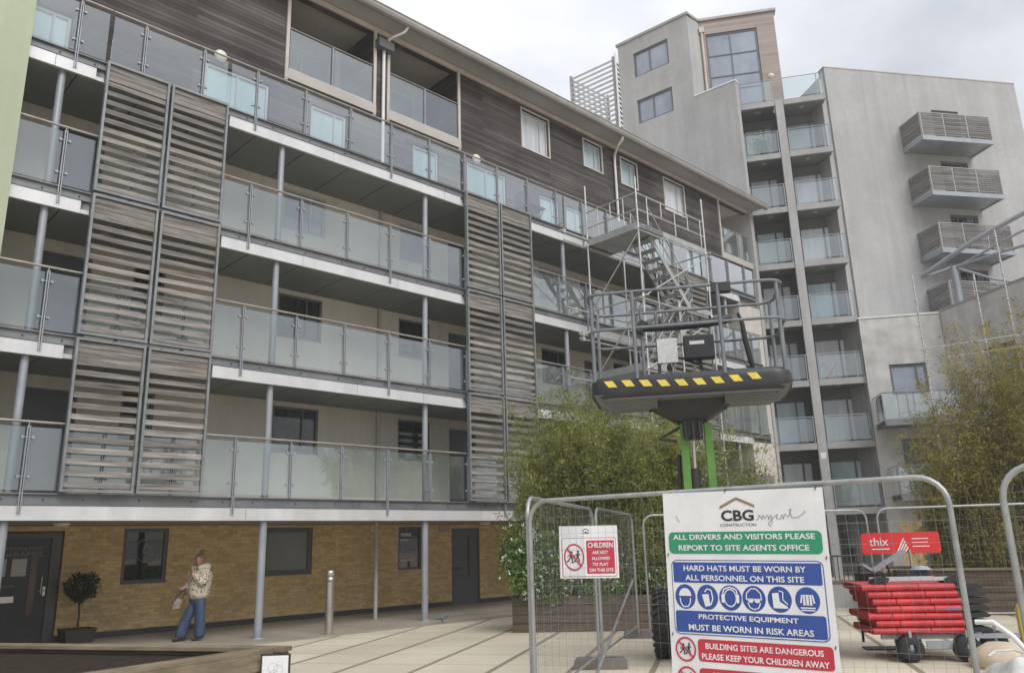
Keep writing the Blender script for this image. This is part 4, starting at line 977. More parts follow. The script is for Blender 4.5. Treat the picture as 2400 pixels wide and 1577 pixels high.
# ================================================================== site fencing
def fence(label, p0, p1, h=2.05, z0=.1, cut0=False, cut1=False):
    p0, p1 = Vector((*p0, 0)), Vector((*p1, 0)); az = math.degrees(math.atan2(p1.x - p0.x, p1.y - p0.y)); ln = (p1 - p0).length
    t = thing('mesh_fence', label, 'fence', frame(p0, az), 'temporary mesh fence panels around the site')
    r = .2; pts = [(0, 0, z0)]
    for k in range(7): a = R(180 - 15 * k); pts.append((r + r * math.cos(a), 0, h - r + r * math.sin(a)))
    for k in range(7): a = R(90 - 15 * k); pts.append((ln - r + r * math.cos(a), 0, h - r + r * math.sin(a)))
    pts.append((ln, 0, z0))
    m = MB(); m.path(pts, .021, 10); m.tube((.02, 0, z0 + .12), (ln - .02, 0, z0 + .12), .015, 8)
    m.build('frame', GALV, t)
    m = MB(); x = .04
    while x < ln - .02:
        ztop = h - .02
        if x < r: ztop = h - r + math.sqrt(max(0, r * r - (r - x) ** 2)) - .01
        if x > ln - r: ztop = h - r + math.sqrt(max(0, r * r - (x - ln + r) ** 2)) - .01
        m.tube((x, .004, z0 + .12), (x, .004, ztop), .0012, 3, caps=False); x += .076
    z = z0 + .27
    while z < h - .1: m.tube((0, -.001, z), (ln, -.001, z), .0013 if int(z * 100) % 5 else .0018, 3, caps=False); z += .152
    m.build('wire_mesh', mat('mesh_wire', (0.33, 0.34, 0.34), rough=0.5, metal=0.4), t)
    return t
c0 = (.12, 7.8)
fence('galvanised mesh fence panel carrying the big white site safety board', c0, (3.10, 5.84))
fence('galvanised mesh fence panel in front of the yellow jerry can', (3.12, 5.22), (6.1, 3.3))
fence('galvanised mesh fence panel running back from the corner to the children warning sign', (.10, 7.9), (1.04, 11.3), 2.1)
fence('galvanised mesh fence panel between the children warning sign post and the dark fence foot', (1.10, 11.45), (2.08, 14.85), 2.12)
fence('distant mesh fence panel behind the big site safety board and black tyre', (2.35, 15.3), (6.72, 15.75), 2.12)
fence('distant mesh fence panel in front of the yellowing bamboo', (6.86, 15.6), (10.3, 14.9), 2.13)
def couple(a, b, z):
    pass
def block(label, x, y, az):
    t = thing('fence_block', label, 'fence foot', frame((x, y, 0), az), 'concrete fence feet')
    m = MB(); m.prism([(-.36, 0), (.36, 0), (.36, .09), (.31, .14), (-.31, .14), (-.36, .09)], -.12, .12)
    for xx in (-.16, .16): m.lathe([(.03, .138), (.03, .145), (.04, .145)], (xx, 0, 0), 10)
    m.build('concrete_foot', CONCB, t, bevel=.01)
block('brown grey concrete fence foot under the children warning sign', 1.08, 11.6, 96)
block('dark concrete fence foot beside the black tyre', 2.2, 15.0, 100)
block('concrete fence foot under the join of the two far panels', 6.8, 15.68, 98)
block('concrete fence foot where the side panel meets the sign carrying panel', .08, 7.85, 123)
block('concrete fence foot between the sign carrying panel and the white bulk bag', 3.1, 5.7, 123)

# fence struts leaning inside the site
ST = thing('fence_strut', 'galvanised diagonal strut bracing the fence by the children sign', 'strut', Matrix.Translation((1.0, 10.2, 0)))
MB(inv(ST)).path([(1.95, 14.3, 1.0), (1.3, 11.9, .42), (.75, 9.6, .03)], .022, 8).build('tube', GALV, ST)

# ---- main site sign
sgM = frame((.12 - .045 * .55, 7.8 - .045 * .835, 0), 123.4) @ Matrix.Translation((1.396, 0, 2.045)) @ Matrix.Rotation(R(1.15), 4, 'Y')
SG = thing('site_sign', 'large white site safety board with green, blue and red panels on the fence', 'sign', sgM)
W_, H_ = 1.323, 1.80
MB().box(0, W_, 0, .012, -H_, 0).build('board', WHITE, SG)
y1, y2, y3 = -.003, -.0055, -.0075
m = MB(); m.rrect(.035, 1.285, -.50, -.325, y1, .04); gpan = m.build('green_panel', SGREEN, SG)
lines(gpan, [('ALL DRIVERS AND VISITORS PLEASE', .075, 1.235, -.388, -.345, y2), ('REPORT TO SITE AGENTS OFFICE', .12, 1.185, -.475, -.43, y2)], WHITE)
m = MB()
m.rrect(.045, 1.275, -1.135, -.55, y1, .05); bl = m.build('blue_border', SBLUE, SG)
m = MB(); m.rrect(.052, 1.268, -1.128, -.557, y2, .045); m.build('border_inner', WHITE, bl)
m = MB(); m.rrect(.062, 1.258, -.73, -.568, y3, .012); m.rrect(.062, 1.258, -1.118, -.95, y3, .02)
CX = [.155, .345, .535, .725, .925, 1.135]
for cx in CX: m.disc(cx, -.84, .088 if cx < .5 else .092, y3, .097)
bp = m.build('blue_panel', SBLUE, SG)
y4 = -.011
lines(bp, [('HARD HATS MUST BE WORN BY', .155, 1.145, -.637, -.592, y4), ('ALL PERSONNEL ON THIS SITE', .165, 1.125, -.713, -.668, y4),
           ('PROTECTIVE EQUIPMENT', .26, 1.055, -1.018, -.973, y4), ('MUST BE WORN IN RISK AREAS', .17, 1.16, -1.1, -1.053, y4)], WHITE)
m = MB()
cx = CX[0]; m.plate([(cx - .055, -.835)] + [(cx + .052 * math.cos(R(180 - 18 * k)), -.828 + .055 * math.sin(R(18 * k))) for k in range(11)] + [(cx + .055, -.835)], y4)
m.line2([(cx - .045, -.85), (cx - .04, -.89), (cx - .022, -.918), (cx + .022, -.918), (cx + .04, -.89), (cx + .045, -.85)], .009, y4)
m.build('safety_symbol', WHITE, bp); m = MB()
cx = CX[1]; m.plate([(cx - .045, -.82), (cx + .01, -.815), (cx + .022, -.905), (cx - .022, -.915)], y4); m.line2([(cx - .02, -.80), (cx + .0, -.775), (cx + .035, -.785), (cx + .045, -.85), (cx + .025, -.9)], .01, y4)
m.build('safety_symbol', WHITE, bp); m = MB()
cx = CX[2]; m.disc(cx, -.84, .052, y4, .07, hole=.86); m.plate([(cx - .072, -.815), (cx - .05, -.81), (cx - .05, -.88), (cx - .072, -.875)], y4); m.plate([(cx + .05, -.81), (cx + .072, -.815), (cx + .072, -.875), (cx + .05, -.88)], y4)
m.line2([(cx - .06, -.81), (cx - .05, -.775), (cx, -.757), (cx + .05, -.775), (cx + .06, -.81)], .01, y4)
m.build('safety_symbol', WHITE, bp); m = MB()
cx = CX[3]; m.line2([(cx - .06, -.84), (cx - .055, -.80), (cx - .02, -.765), (cx + .02, -.765), (cx + .055, -.80), (cx + .06, -.84)], .008, y4)
m.line2([(cx - .062, -.845), (cx + .062, -.845)], .01, y4); m.disc(cx - .026, -.855, .021, y4, .017); m.disc(cx + .026, -.855, .021, y4, .017); m.line2([(cx - .05, -.87), (cx - .035, -.908), (cx, -.922), (cx + .035, -.908), (cx + .05, -.87)], .008, y4)
m.build('safety_symbol', WHITE, bp); m = MB()
cx = CX[4]; m.plate([(cx - .055, -.795), (cx - .005, -.79), (cx - .0, -.855), (cx + .055, -.89), (cx + .06, -.905), (cx - .05, -.905)], y4); m.line2([(cx + .0, -.775), (cx + .03, -.785), (cx + .025, -.84), (cx + .06, -.875)], .008, y4)
m.build('safety_symbol', WHITE, bp); m = MB()
cx = CX[5]; m.plate([(cx - .03, -.80), (cx + .03, -.80), (cx + .034, -.875), (cx - .034, -.875)], y4); m.line2([(cx - .05, -.86), (cx - .038, -.80)], .012, y4); m.line2([(cx + .05, -.86), (cx + .038, -.80)], .012, y4)
m.line2([(cx - .055, -.895), (cx + .055, -.895)], .009, y4); m.line2([(cx - .05, -.912), (cx + .05, -.912)], .009, y4)
m.build('safety_symbol', WHITE, bp)
m = MB(); cx = CX[5]; m.line2([(cx - .012, -.805), (cx - .012, -.872)], .006, y4 - .002); m.line2([(cx + .014, -.805), (cx + .014, -.872)], .006, y4 - .002); m.build('symbol_detail', SBLUE, bp)
def running_children(m, cx, cz, s, y):
    for dx, k in ((-.32, 1), (.25, 1.15)):
        x = cx + dx * s; h = s * k
        m.disc(x + .1 * s, cz + .42 * h, .1 * s, y, n=10)
        m.plate([(x - .02 * s, cz + .3 * h), (x + .17 * s, cz + .3 * h), (x + .14 * s, cz - .05 * h), (x - .05 * s, cz - .05 * h)], y)
        m.line2([(x, cz), (x - .14 * s, cz - .25 * h), (x - .32 * s, cz - .38 * h)], .1 * s, y); m.line2([(x + .08 * s, cz), (x + .2 * s, cz - .22 * h), (x + .13 * s, cz - .48 * h)], .1 * s, y)
        m.line2([(x + .02 * s, cz + .25 * h), (x - .18 * s, cz + .12 * h), (x - .25 * s, cz + .0 * h)], .07 * s, y); m.line2([(x + .15 * s, cz + .26 * h), (x + .3 * s, cz + .15 * h)], .07 * s, y)
m = MB(); m.rrect(.235, 1.285, -1.335, -1.165, y1, .03); m.rrect(.235, 1.285, -1.56, -1.385, y1, .03); rp = m.build('red_panel', SRED, SG)
lines(rp, [('BUILDING SITES ARE DANGEROUS', .30, 1.215, -1.238, -1.193, y2), ('PLEASE KEEP YOUR CHILDREN AWAY', .265, 1.25, -1.318, -1.272, y2), ('UNAUTHORISED PERSONS', .35, 1.15, -1.455, -1.41, y2), ('KEEP OUT', .55, 1.0, -1.535, -1.49, y2)], WHITE)
for cz in (-1.25, -1.475):
    m = MB(); m.disc(.13, cz, .088, y2, .095, hole=.85); m.line2([(.068, cz + .062), (.192, cz - .062)], .014, y2 - .003); pr = m.build('prohibition_symbol', SRED, SG)
    m = MB(); running_children(m, .13, cz, .085, y2 - .0015); m.build('children_figures', SBLACK, pr)
m = MB(); m.plate([(.497, -.145), (.64, -.075), (.785, -.14), (.785, -.117), (.64, -.052), (.497, -.122)], y1); m.build('roof_logo', SBROWN, SG)
m = MB(); m.text('CBG', .505, .775, -.243, -.155, y1, .03); m.build('lettering', SBLACK, SG)
m = MB(); m.text('CONSTRUCTION', .49, .79, -.285, -.262, y1, .0); m.build('lettering', SBLACK, SG)
m = MB()
sc_ = [(.79, -.245), (.82, -.215), (.815, -.2), (.83, -.21), (.84, -.235), (.85, -.2), (.865, -.23), (.88, -.2), (.895, -.215), (.89, -.24), (.915, -.2), (.92, -.26), (.90, -.29), (.885, -.27), (.94, -.215), (.965, -.195), (.955, -.23), (.985, -.235), (1.0, -.2), (1.01, -.235), (1.02, -.195), (1.05, -.22), (1.075, -.16), (1.06, -.165), (1.075, -.225), (1.12, -.225), (1.18, -.185), (1.17, -.175)]
m.line2(sc_, .004, y1); m.line2([(.11, -.19), (.125, -.22), (.14, -.245)], .004, y1); m.build('scribble', mat('marker_ink', (0.16, 0.17, 0.24), rough=0.6), SG)
m = MB()
for x, z in ((.55, -.012), (1.27, -.02), (.02, -.52), (1.3, -.54), (.02, -1.15), (1.3, -1.18)): m.path([(x, -.004, z), (x + .006, -.008, z + .02), (x, .03, z + .03)], .004, 5)
m.build('cable_tie', SBLACK, SG)

# ---- children warning sign on the side fence
WS = thing('warning_sign', 'small white and red sign with two running children on the side fence', 'sign', frame((.53, 10.62, 1.22), 94) @ Matrix.Rotation(R(.6), 4, 'Y'))
MB().box(0, .75, 0, .01, 0, .65).build('board', WHITE, WS)
m = MB(); m.rrect(.03, .725, .02, .50, y1, .02); bo = m.build('red_border', SRED, WS)
m = MB(); m.rrect(.036, .719, .026, .494, y2, .018); m.build('border_inner', WHITE, bo)
m = MB(); m.rrect(.345, .70, .055, .465, y3, .01); m.disc(.185, .26, .13, y3, .17, hole=.86); m.line2([(.09, .375), (.28, .145)], .024, y3 - .006); rd = m.build('red_panel', SRED, WS)
m = MB(); running_children(m, .185, .26, .15, y3 - .003); m.build('children_figures', SBLACK, rd)
lines(rd, [('CHILDREN', .365, .685, .375, .44, y4)] + [(tx, a, b, .295 - i * .072, .335 - i * .072, y4) for i, (tx, a, b) in enumerate((('ARE NOT', .42, .62), ('ALLOWED', .41, .64), ('TO PLAY', .42, .62), ('ON THIS SITE', .375, .68)))], WHITE)
m = MB(); m.plate([(.30, .585), (.345, .61), (.39, .585), (.39, .593), (.345, .62), (.30, .593)], y1); m.text('CBG', .305, .385, .55, .58, y1, .02); m.build('logo', SBLACK, WS)

# ---- red company sign on the far fence
CS = thing('company_sign', 'red rounded company sign hanging on the far fence above the red barriers', 'sign', frame((6.12, 14.68, 1.32), 104))
m = MB(); m.rrect(0, 1.28, 0, .36, 0, .05); m.plate([(.05, .0), (1.23, 0), (1.23, .36), (.05, .36)], .004, .006); m.build('board', mat('red_sign_board', (0.66, 0.035, 0.035), (0.60, 0.03, 0.03), rough=0.4), CS)
lines(CS, [('thix', .13, .44, .14, .28, -.004)], WHITE, .0)
MB().box(.16, .45, -.005, -.003, .075, .09).build('underline', WHITE, CS)
for i in range(4): MB().line2([(.575 + i * .042, .03), (.70 + i * .018, .26 - i * .05)], .02, -.004).build('logo_stripe', WHITE, CS)
for i in range(3): MB().box(.83, 1.1 - .02 * (i % 2), -.005, -.003, .24 - i * .065, .255 - i * .065).build('small_print', WHITE, CS)

# ================================================================== boom lift
BLM = frame((2.25, 9.97, 3.5), 101) @ Matrix.Scale(1.06, 4, (1, 0, 0))
BL = thing('boom_lift', 'green boom lift with a grey railed basket and yellow striped black tray', 'lift', Matrix.Translation((3.1, 12.2, 0)))
Li = inv(BL) @ BLM
Lw = inv(BL)
def rr2(x0, x1, y0, y1, r, n=6):
    pts = []
    for cx, cy, a0 in ((x1 - r, y1 - r, 0), (x0 + r, y1 - r, 90), (x0 + r, y0 + r, 180), (x1 - r, y0 + r, 270)):
        for k in range(n + 1): a = R(a0 + 90 * k / n); pts.append((cx + r * math.cos(a), cy + r * math.sin(a)))
    return pts
tr = MB(Li)
base = rr2(-1.2, 1.2, -.03, 1.1, .22)
levels = [(.95, -.05), (.985, -.03), (1.0, .02), (1.0, .15), (.985, .205), (.95, .23)]
vs = []; n = len(base)
for sc1, z in levels:
    for x, y in base: vs.append((x * sc1, .535 + (y - .535) * sc1, z + (.035 * (1 - min(1, abs(x) / .75) ** 2) * -1 if z > .04 else 0)))
fs = [(i * n + k, i * n + (k + 1) % n, (i + 1) * n + (k + 1) % n, (i + 1) * n + k) for i in range(len(levels) - 1) for k in range(n)]
fs.append(tuple(range((len(levels) - 1) * n, len(levels) * n)))
tr.add(vs, fs, True); tray = tr.build('basket_tray', BLACKP, BL)
# perforated tread floor seen from below
def mesh_floor():
    m = bpy.data.materials.new('expanded_metal_floor'); m.use_nodes = True; nt = m.node_tree; L = nt.links.new
    b = nt.nodes['Principled BSDF']; b.inputs['Roughness'].default_value = 0.6
    tc = N(nt, 'ShaderNodeTexCoord'); mp = N(nt, 'ShaderNodeMapping'); mp.inputs['Scale'].default_value = (5.5, 9, 1); L(tc.outputs['Object'], mp.inputs[0])
    v = N(nt, 'ShaderNodeTexBrick'); v.inputs['Scale'].default_value = 1; v.inputs['Mortar Size'].default_value = .14; L(mp.outputs[0], v.inputs['Vector'])
    v.inputs['Color1'].default_value = (.016, .016, .017, 1); v.inputs['Color2'].default_value = (.02, .02, .021, 1); v.inputs['Mortar'].default_value = (.17, .17, .18, 1)
    L(v.outputs[0], b.inputs['Base Color']); return m
MESHM = mesh_floor()
fl = MB(Li); fb = rr2(-1.13, 1.13, .005, 1.065, .2); fl.slab(fb, -.065, -.045); fl.build('tread_floor', MESHM, BL)
for sx in (-1, 1):
    p_ = MB(Li)
    a, b = .40, 1.16
    q = [(sx * a, -.02, .0), (sx * b, -.02, .0), (sx * (b - .05), .12, -.10), (sx * (b - .16), .22, -.165), (sx * a, .22, -.165), (sx * a, .98, -.10), (sx * (b - .16), .98, -.10), (sx * (b - .02), .6, -.02)]
    p_.add(q, [f if sx > 0 else f[::-1] for f in ((0, 4, 3, 2, 1), (4, 5, 6, 3), (3, 6, 7, 2), (2, 7, 1))]); p_.build('mesh_skirt', MESHM, BL)
    bars_ = MB(Li)
    for n_ in range(7):
        t_ = (n_ + .5) / 7; y_ = -.02 + .24 * t_; z_ = -.165 * t_ - .004; xe = b - .16 * t_ - .02; k_ = int((xe - a) / .06)
        bars_.path([(sx * (a + (xe - a) * i_ / k_), y_ - .004, z_ + (.006 if (i_ + n_) % 2 else -.006)) for i_ in range(k_ + 1)], .0045, 4, caps=False)
    bars_.build('expanded_mesh', LIFTG, BL)
sk = MB(Li)
sk.add([(-.62, .3, -.066), (.62, .3, -.066), (.55, .98, -.066), (-.55, .98, -.066), (-.17, .42, -.33), (.17, .42, -.33), (.17, .85, -.33), (-.17, .85, -.33)], [(0, 1, 5, 4), (1, 2, 6, 5), (2, 3, 7, 6), (3, 0, 4, 7), (7, 6, 5, 4)])
for x in (-.5, -.35, -.25, .3, .42): sk.lathe([(0, -.02), (.022, -.02), (.022, .02), (0, .02)], (x, .5, -.26 + abs(x) * .18), 8, 'y')
sk.build('basket_mount', BLACKP, BL, bevel=.02)
for i in range(10):
    x = -1.03 + i * .212
    z = .085 - .035 * (1 - min(1, abs(x) / .75) ** 2)
    if x + .16 > 1.02: continue
    yl = MB(Li); yl.add([(x, -.034, z + .085), (x + .11, -.034, z + .085), (x + .165, -.034, z), (x + .06, -.034, z)], [(3, 2, 1, 0)]); yl.build('hazard_stripe', YELLOW, BL)
def rail_ring(z, inset=0.0): return [(x, y, z) for x, y in rr2(-1.19 + inset, 1.19 - inset, -.02 + inset, 1.08 - inset, .2)]
m = MB(Li); m.path(rail_ring(1.36), .02, 10, closed=True); m.build('top_rail', LIFTG, BL)
m = MB(Li); m.path(rail_ring(.86), .02, 10, closed=True); m.build('mid_rail', LIFTG, BL)
for x, y in ((-1.14, .06), (-.62, -.02), (.42, -.02), (1.12, .05), (-1.14, 1.0), (-.35, 1.08), (.5, 1.08), (1.14, 1.0), (1.19, .5), (-.55, .9)):
    m = MB(Li); m.tube((x, y, .18), (x, y, 1.36), .024, 10); m.build('rail_post', LIFTG, BL)
m = MB(Li); m.box(-.02, .38, .82, 1.0, .58, .92); m.build('control_box', BLACKP, BL, bevel=.02)
MB(Li).box(.06, .25, .812, .819, .78, .83).build('control_label', PALEBOX, BL)
MB(Li).box(-.36, -.1, .84, .9, .55, .90).build('document_box', PALEBOX, BL)
m = MB(Li); m.path([(-.55, .85, 1.08), (-.2, .82, 1.06), (.3, .82, 1.07), (.62, .85, 1.12)], .06, 10); m.tube((-.6, .84, 1.02), (-.5, .84, 1.16), .075, 12)
for x in (-.3, -.1, .1, .22, .35): m.tube((x, .8, 1.1), (x, .78, 1.17), .014, 6)
m.build('control_console', BLACKP, BL)
m = MB(Li); m.path([(.72, .9, 1.2), (.76, .9, 1.05), (.78, .9, .8), (.82, .88, .5), (.86, .88, .3)], .03, 8, radii=[.02, .03, .035, .035, .02]); m.build('hose', RUBBER, BL)
m = MB(Li); m.path([(.18, .9, .58), (.2, .9, .4), (.18, .9, .25)], .022, 8); m.path([(.18, .9, .5), (.05, .9, .56), (-.05, .9, .62)], .016, 6)
m.build('hose', RUBBER, BL)
MB(Li).box(.35, .58, -.04, .1, 1.26, 1.38).build('lanyard_bracket', BLACKP, BL)
# boom
m = MB(Li); m.box(-.12, .12, .4, .72, -.56, -.33); m.path([(-.15, .55, -.40), (-.36, .5, -.52), (-.42, .5, -.55), (-.2, .55, -.58)], .02, 6)
for x in (-.09, .0, .08): m.tube((x, .37, -.36), (x, .37, -.60), .022, 8)
m.build('basket_joint', BLACKP, BL, bevel=.015)
mast_top, mast_bot = Vector((0, .55, -.36)), Vector((-.02, .62, -2.5))
for sx in (-1, 1):
    m = MB(Li); m.bar(mast_top + Vector((.04 + sx * .145, 0, 0)), mast_bot + Vector((.05 + sx * .16, 0, 0)), .095, .14, up=(0, 1, 0)); m.build('boom_rail', GREENP, BL, bevel=.008)
m = MB(Li); m.tube((0, .5, -.55), (-.01, .53, -1.0), .022, 10); m.build('piston_rod', STAINLESS, BL)
m = MB(Li); m.tube((-.01, .53, -.95), (-.02, .56, -2.4), .05, 12); m.path([(-.19, .6, -.75), (-.21, .62, -1.4), (-.2, .66, -2.4)], .025, 6); m.build('hydraulic_cylinder', BLACKP, BL)
m = MB(Lw); m.bar((2.3, 10.55, 1.05), (3.3, 12.6, 1.25), .3, .32); m.build('boom_arm', GREENP, BL, bevel=.02)
m = MB(Lw); m.bar((2.55, 12.4, .75), (4.1, 12.0, .75), 1.5, .45); m.box(2.9, 3.8, 11.9, 12.9, .95, 1.3); m.build('chassis', GREENP, BL, bevel=.04)
def wheel(c, d, name='wheel'):
    M_ = Lw @ Matrix.Translation(c) @ Matrix.Rotation(math.atan2(d[1], d[0]), 4, 'Z')
    m = MB(M_); prof = [(.2, -.15), (.40, -.16), (.46, -.13), (.475, 0), (.46, .13), (.40, .16), (.2, .15)]
    m.lathe(prof, (0, 0, 0), 36, 'x')
    for k in range(26):
        a = 2 * math.pi * k / 26
        for sx in (-1, 1):
            p = Vector((sx * .02, math.cos(a) * .475, math.sin(a) * .475)); a2 = a + .14; q = Vector((sx * .165, math.cos(a2) * .455, math.sin(a2) * .455)); m.bar(p, q, .045, .05, up=(0, math.cos(a), math.sin(a)))
    w_ = m.build('wheel', RUBBER, BL)
    m = MB(M_); m.lathe([(0, -.1), (.12, -.1), (.2, -.14), (.2, .14), (.12, .1), (0, .1)], (0, 0, 0), 20, 'x'); m.build('hub', GREENP, w_)
for c in ((2.17, 12.45, .475), (2.75, 13.6, .475), (4.05, 11.75, .475), (4.5, 12.9, .475)): wheel(c, (.93, -.28))

# ================================================================== red barriers on a trolley
CTM = frame((4.78, 11.42, 0), 98)
CT = thing('trolley', 'low grey steel trolley with fat black wheels under the red barriers', 'trolley', CTM)
m = MB()
for y in (.1, .95): m.box(.1, 1.85, y - .03, y + .03, .28, .34)
for x in (.3, .8, 1.3): m.box(x - .03, x + .03, .13, .92, .285, .335)
m.box(.65, 1.0, .03, .05, .16, .26); m.tube((.42, .05, .17), (1.12, .05, .17), .02, 8)
m.build('deck_frame', STEEL, CT)
for x, y in ((.42, .0), (1.14, .02), (.62, .72), (1.72, .62)):
    w_ = MB(); w_.lathe([(.06, -.09), (.13, -.10), (.165, -.07), (.17, 0), (.165, .07), (.13, .10), (.06, .09)], (x, y, .17), 22, 'y'); w_ = w_.build('wheel', RUBBER, CT)
    h = MB(); h.lathe([(0, -.05), (.07, -.05), (.07, .05), (0, .05)], (x, y, .17), 14, 'y'); h.box(x - .02, x + .02, y - .085, y - .078, .17, .40); h.build('hub', STEEL, w_)
names = ['lowest', 'second from the bottom', 'third from the bottom', 'fourth from the bottom', 'third from the top', 'second from the top', 'topmost']
zb = .345; bz = []
for i in range(7):
    hgt = .09
    off = (-.02, .03, -.06, .06, .02, -.03, -.1)[i]
    ln = (1.16, 1.12, 1.2, 1.08, 1.15, 1.15, 1.2)[i]
    t = thing('plastic_barrier', 'red plastic pedestrian barrier lying flat, %s in the stack on the trolley' % names[i], 'barrier', CTM @ Matrix.Translation((off, 0, zb)) @ Matrix.Rotation(R((.4, -.5, .3, -.8, .6, -.3, .2)[i]), 4, 'Z'), 'stacked red barriers')
    m = MB(); x0, x1 = 0, ln
    sect = [(-.03, .05), (-.025, .028), (.0, .004), (.09, 0), (.9, 0), (.98, .01), (1.0, .044), (.98, .078), (.9, hgt), (.09, hgt), (-.005, hgt - .004), (-.026, .068)]
    for (a, b) in ((x0, x0 + .30), (x0 + .31, x0 + .73), (x0 + .74, x1)):
        ns = len(sect); q = [(a, y, z) for y, z in sect] + [(b, y, z) for y, z in sect]
        m.add(q, [tuple(range(ns))[::-1], tuple(range(ns, 2 * ns))] + [(k, (k + 1) % ns, (k + 1) % ns + ns, k + ns) for k in range(ns)])
    m.box(x0 + .29, x0 + .32, .0, .95, .01, hgt - .01); m.box(x0 + .72, x0 + .75, .0, .95, .01, hgt - .01)
    m.box(x0 + .1, x1 - .1, -.018, -.001, .036, .052)
    m.build('panel', REDP, t, bevel=.005)
    m = MB(); m.prism([(ln - .02, .01), (ln + .10, .0), (ln + .36, .015), (ln + .40, .04), (ln + .33, .08), (ln + .08, hgt - .005), (ln - .02, .07)], .06, .28); m.build('rubber_foot', RUBBER, t, bevel=.01)
    m = MB(); m.prism([(ln, .02), (ln + .30, .01), (ln + .36, .05), (ln, .075)], .62, .84); m.build('rubber_foot', RUBBER, t, bevel=.01)
    if i == 3: MB().box(ln - .2, ln - .02, -.03, -.019, .03, .06).build('reflective_strip', mat('blue_strip', (0.16, 0.2, 0.42), rough=0.4), t)
    zb += hgt + .003
RF = thing('roller_frame', 'silver bar frame with black end brackets lying on top of the red barriers', 'frame', CTM @ Matrix.Translation((.1, .05, zb + .001)))
m = MB(); m.box(.1, .98, .02, .10, .03, .075); m.box(.1, .98, .6, .66, .02, .06); m.build('bar', PALEFRAME, RF)
for x in (0, .92):
    m = MB(); m.prism([(x - .04, 0), (x + .16, 0), (x + .2, .07), (x + .12, .10), (x, .06)], 0, .2); m.build('bracket', RUBBER, RF)
HT = thing('hand_truck', 'dark folded hand truck with a grey plate standing behind the red barriers', 'hand truck', frame((5.15, 12.75, 0), 100))
m = MB(); m.path([(0, 0, .1), (.02, .02, .9), (.1, .1, 1.2), (.5, .1, 1.22), (.55, 0, .9), (.55, 0, .1)], .02, 8); m.box(0, .6, -.15, .2, .0, .02); m.box(.05, .8, .05, .3, .75, 1.08); m.box(.62, 1.05, .0, .25, .8, 1.12); m.build('frame', BLACKP, HT, bevel=.02)
m = MB(); m.bar((.25, -.05, 1.12), (.72, -.08, 1.40), .3, .04); m.bar((.10, -.05, 1.22), (.25, -.05, 1.12), .25, .04); m.lathe([(0, .06), (.1, .05), (.16, 0)], (.98, .1, 1.12), 14); m.tube((.86, .1, 1.1), (.86, .1, 1.42), .02, 8); m.build('grey_plate', STEEL, HT)
# bulk bag, hose, yellow can at the right edge
BG = thing('bulk_bag', 'crumpled white woven bulk bag on the paving behind the fence', 'bag', Matrix.Translation((5.75, 9.45, 0)) @ Matrix.Diagonal((.8, .8, .62, 1)))
rn = random.Random(8); m = MB(); nx, ny = 15, 10; vs = []
for j in range(ny):
    for i in range(nx):
        x = i / (nx - 1); y = j / (ny - 1); e_ = min(1, 6 * min(x, 1 - x, y, 1 - y)) ** .5
        vs.append((-.6 + 1.75 * x + rn.uniform(-.03, .03), -.3 + 1.0 * y + rn.uniform(-.03, .03), .02 + e_ * (.42 + .12 * math.sin(x * 9 + y * 4) + rn.uniform(-.09, .10))))
m.add(vs, [(j * nx + i, j * nx + i + 1, (j + 1) * nx + i + 1, (j + 1) * nx + i) for j in range(ny - 1) for i in range(nx - 1)], True)
o = m.build('bag_body', BAG, BG); sd = o.modifiers.new('smooth', 'SUBSURF'); sd.levels = 1; sd.render_levels = 2
m = MB(); m.path([(-.45, .5, .42), (-.3, .55, .5), (.0, .6, .50), (.15, .55, .42)], .02, 6); m.build('lifting_loop', BAG, BG)
HS = thing('hose', 'white flexible hose curving down beside the red barriers', 'hose', Matrix.Translation((5.9, 9.6, 0)))
MB(inv(HS)).path([(5.5, 10.2, .60), (5.62, 10.05, .61), (5.78, 9.95, .45), (5.9, 9.88, .25), (6.05, 9.8, .06), (6.5, 9.7, .03)], .03, 8).build('tube', WHITE, HS)
JC = thing('jerry_can', 'yellow plastic jerry can standing by the white hose', 'can', frame((6.62, 11.2, 0), 110))
m = MB(); m.prism([(0, 0), (.28, 0), (.28, .62), (.2, .72), (.05, .72), (0, .64)], 0, .2); m.build('can_body', YELLOW, JC, bevel=.03)
m = MB(); m.tube((.2, .1, .70), (.24, .1, .78), .035, 10); m.build('cap', RUBBER, JC)
SB = thing('sandbag', 'pale sandy heap of rubble sacks beside the trolley wheels', 'sack', Matrix.Translation((6.05, 10.75, 0)))
m = MB(); m.lathe([(0, .3), (.15, .29), (.3, .2), (.38, .08), (.36, 0)], (0, 0, 0), 12); m.build('sack', mat('sand_sack', (0.62, 0.52, 0.40), (0.5, 0.41, 0.3), rough=0.9, scale=4, bump=.3), SB)

# ================================================================== bollard, pigeon, person
BO = thing('bollard', 'round stainless steel bollard on the buff paving in front of the arcade', 'bollard', Matrix.Translation((-3.88, 17.06, 0)))
m = MB(); m.lathe([(.085, 0), (.085, 1.02)], (0, 0, 0), 20); m.build('post', STAINLESS, BO)
m = MB(); m.lathe([(.078, 1.02), (.078, 1.05), (.088, 1.05), (.088, 1.1), (.078, 1.1), (.078, 1.14), (.09, 1.14), (.09, 1.22), (.07, 1.25), (0, 1.265)], (0, 0, 0), 20); m.build('cap', STAINLESS, BO)

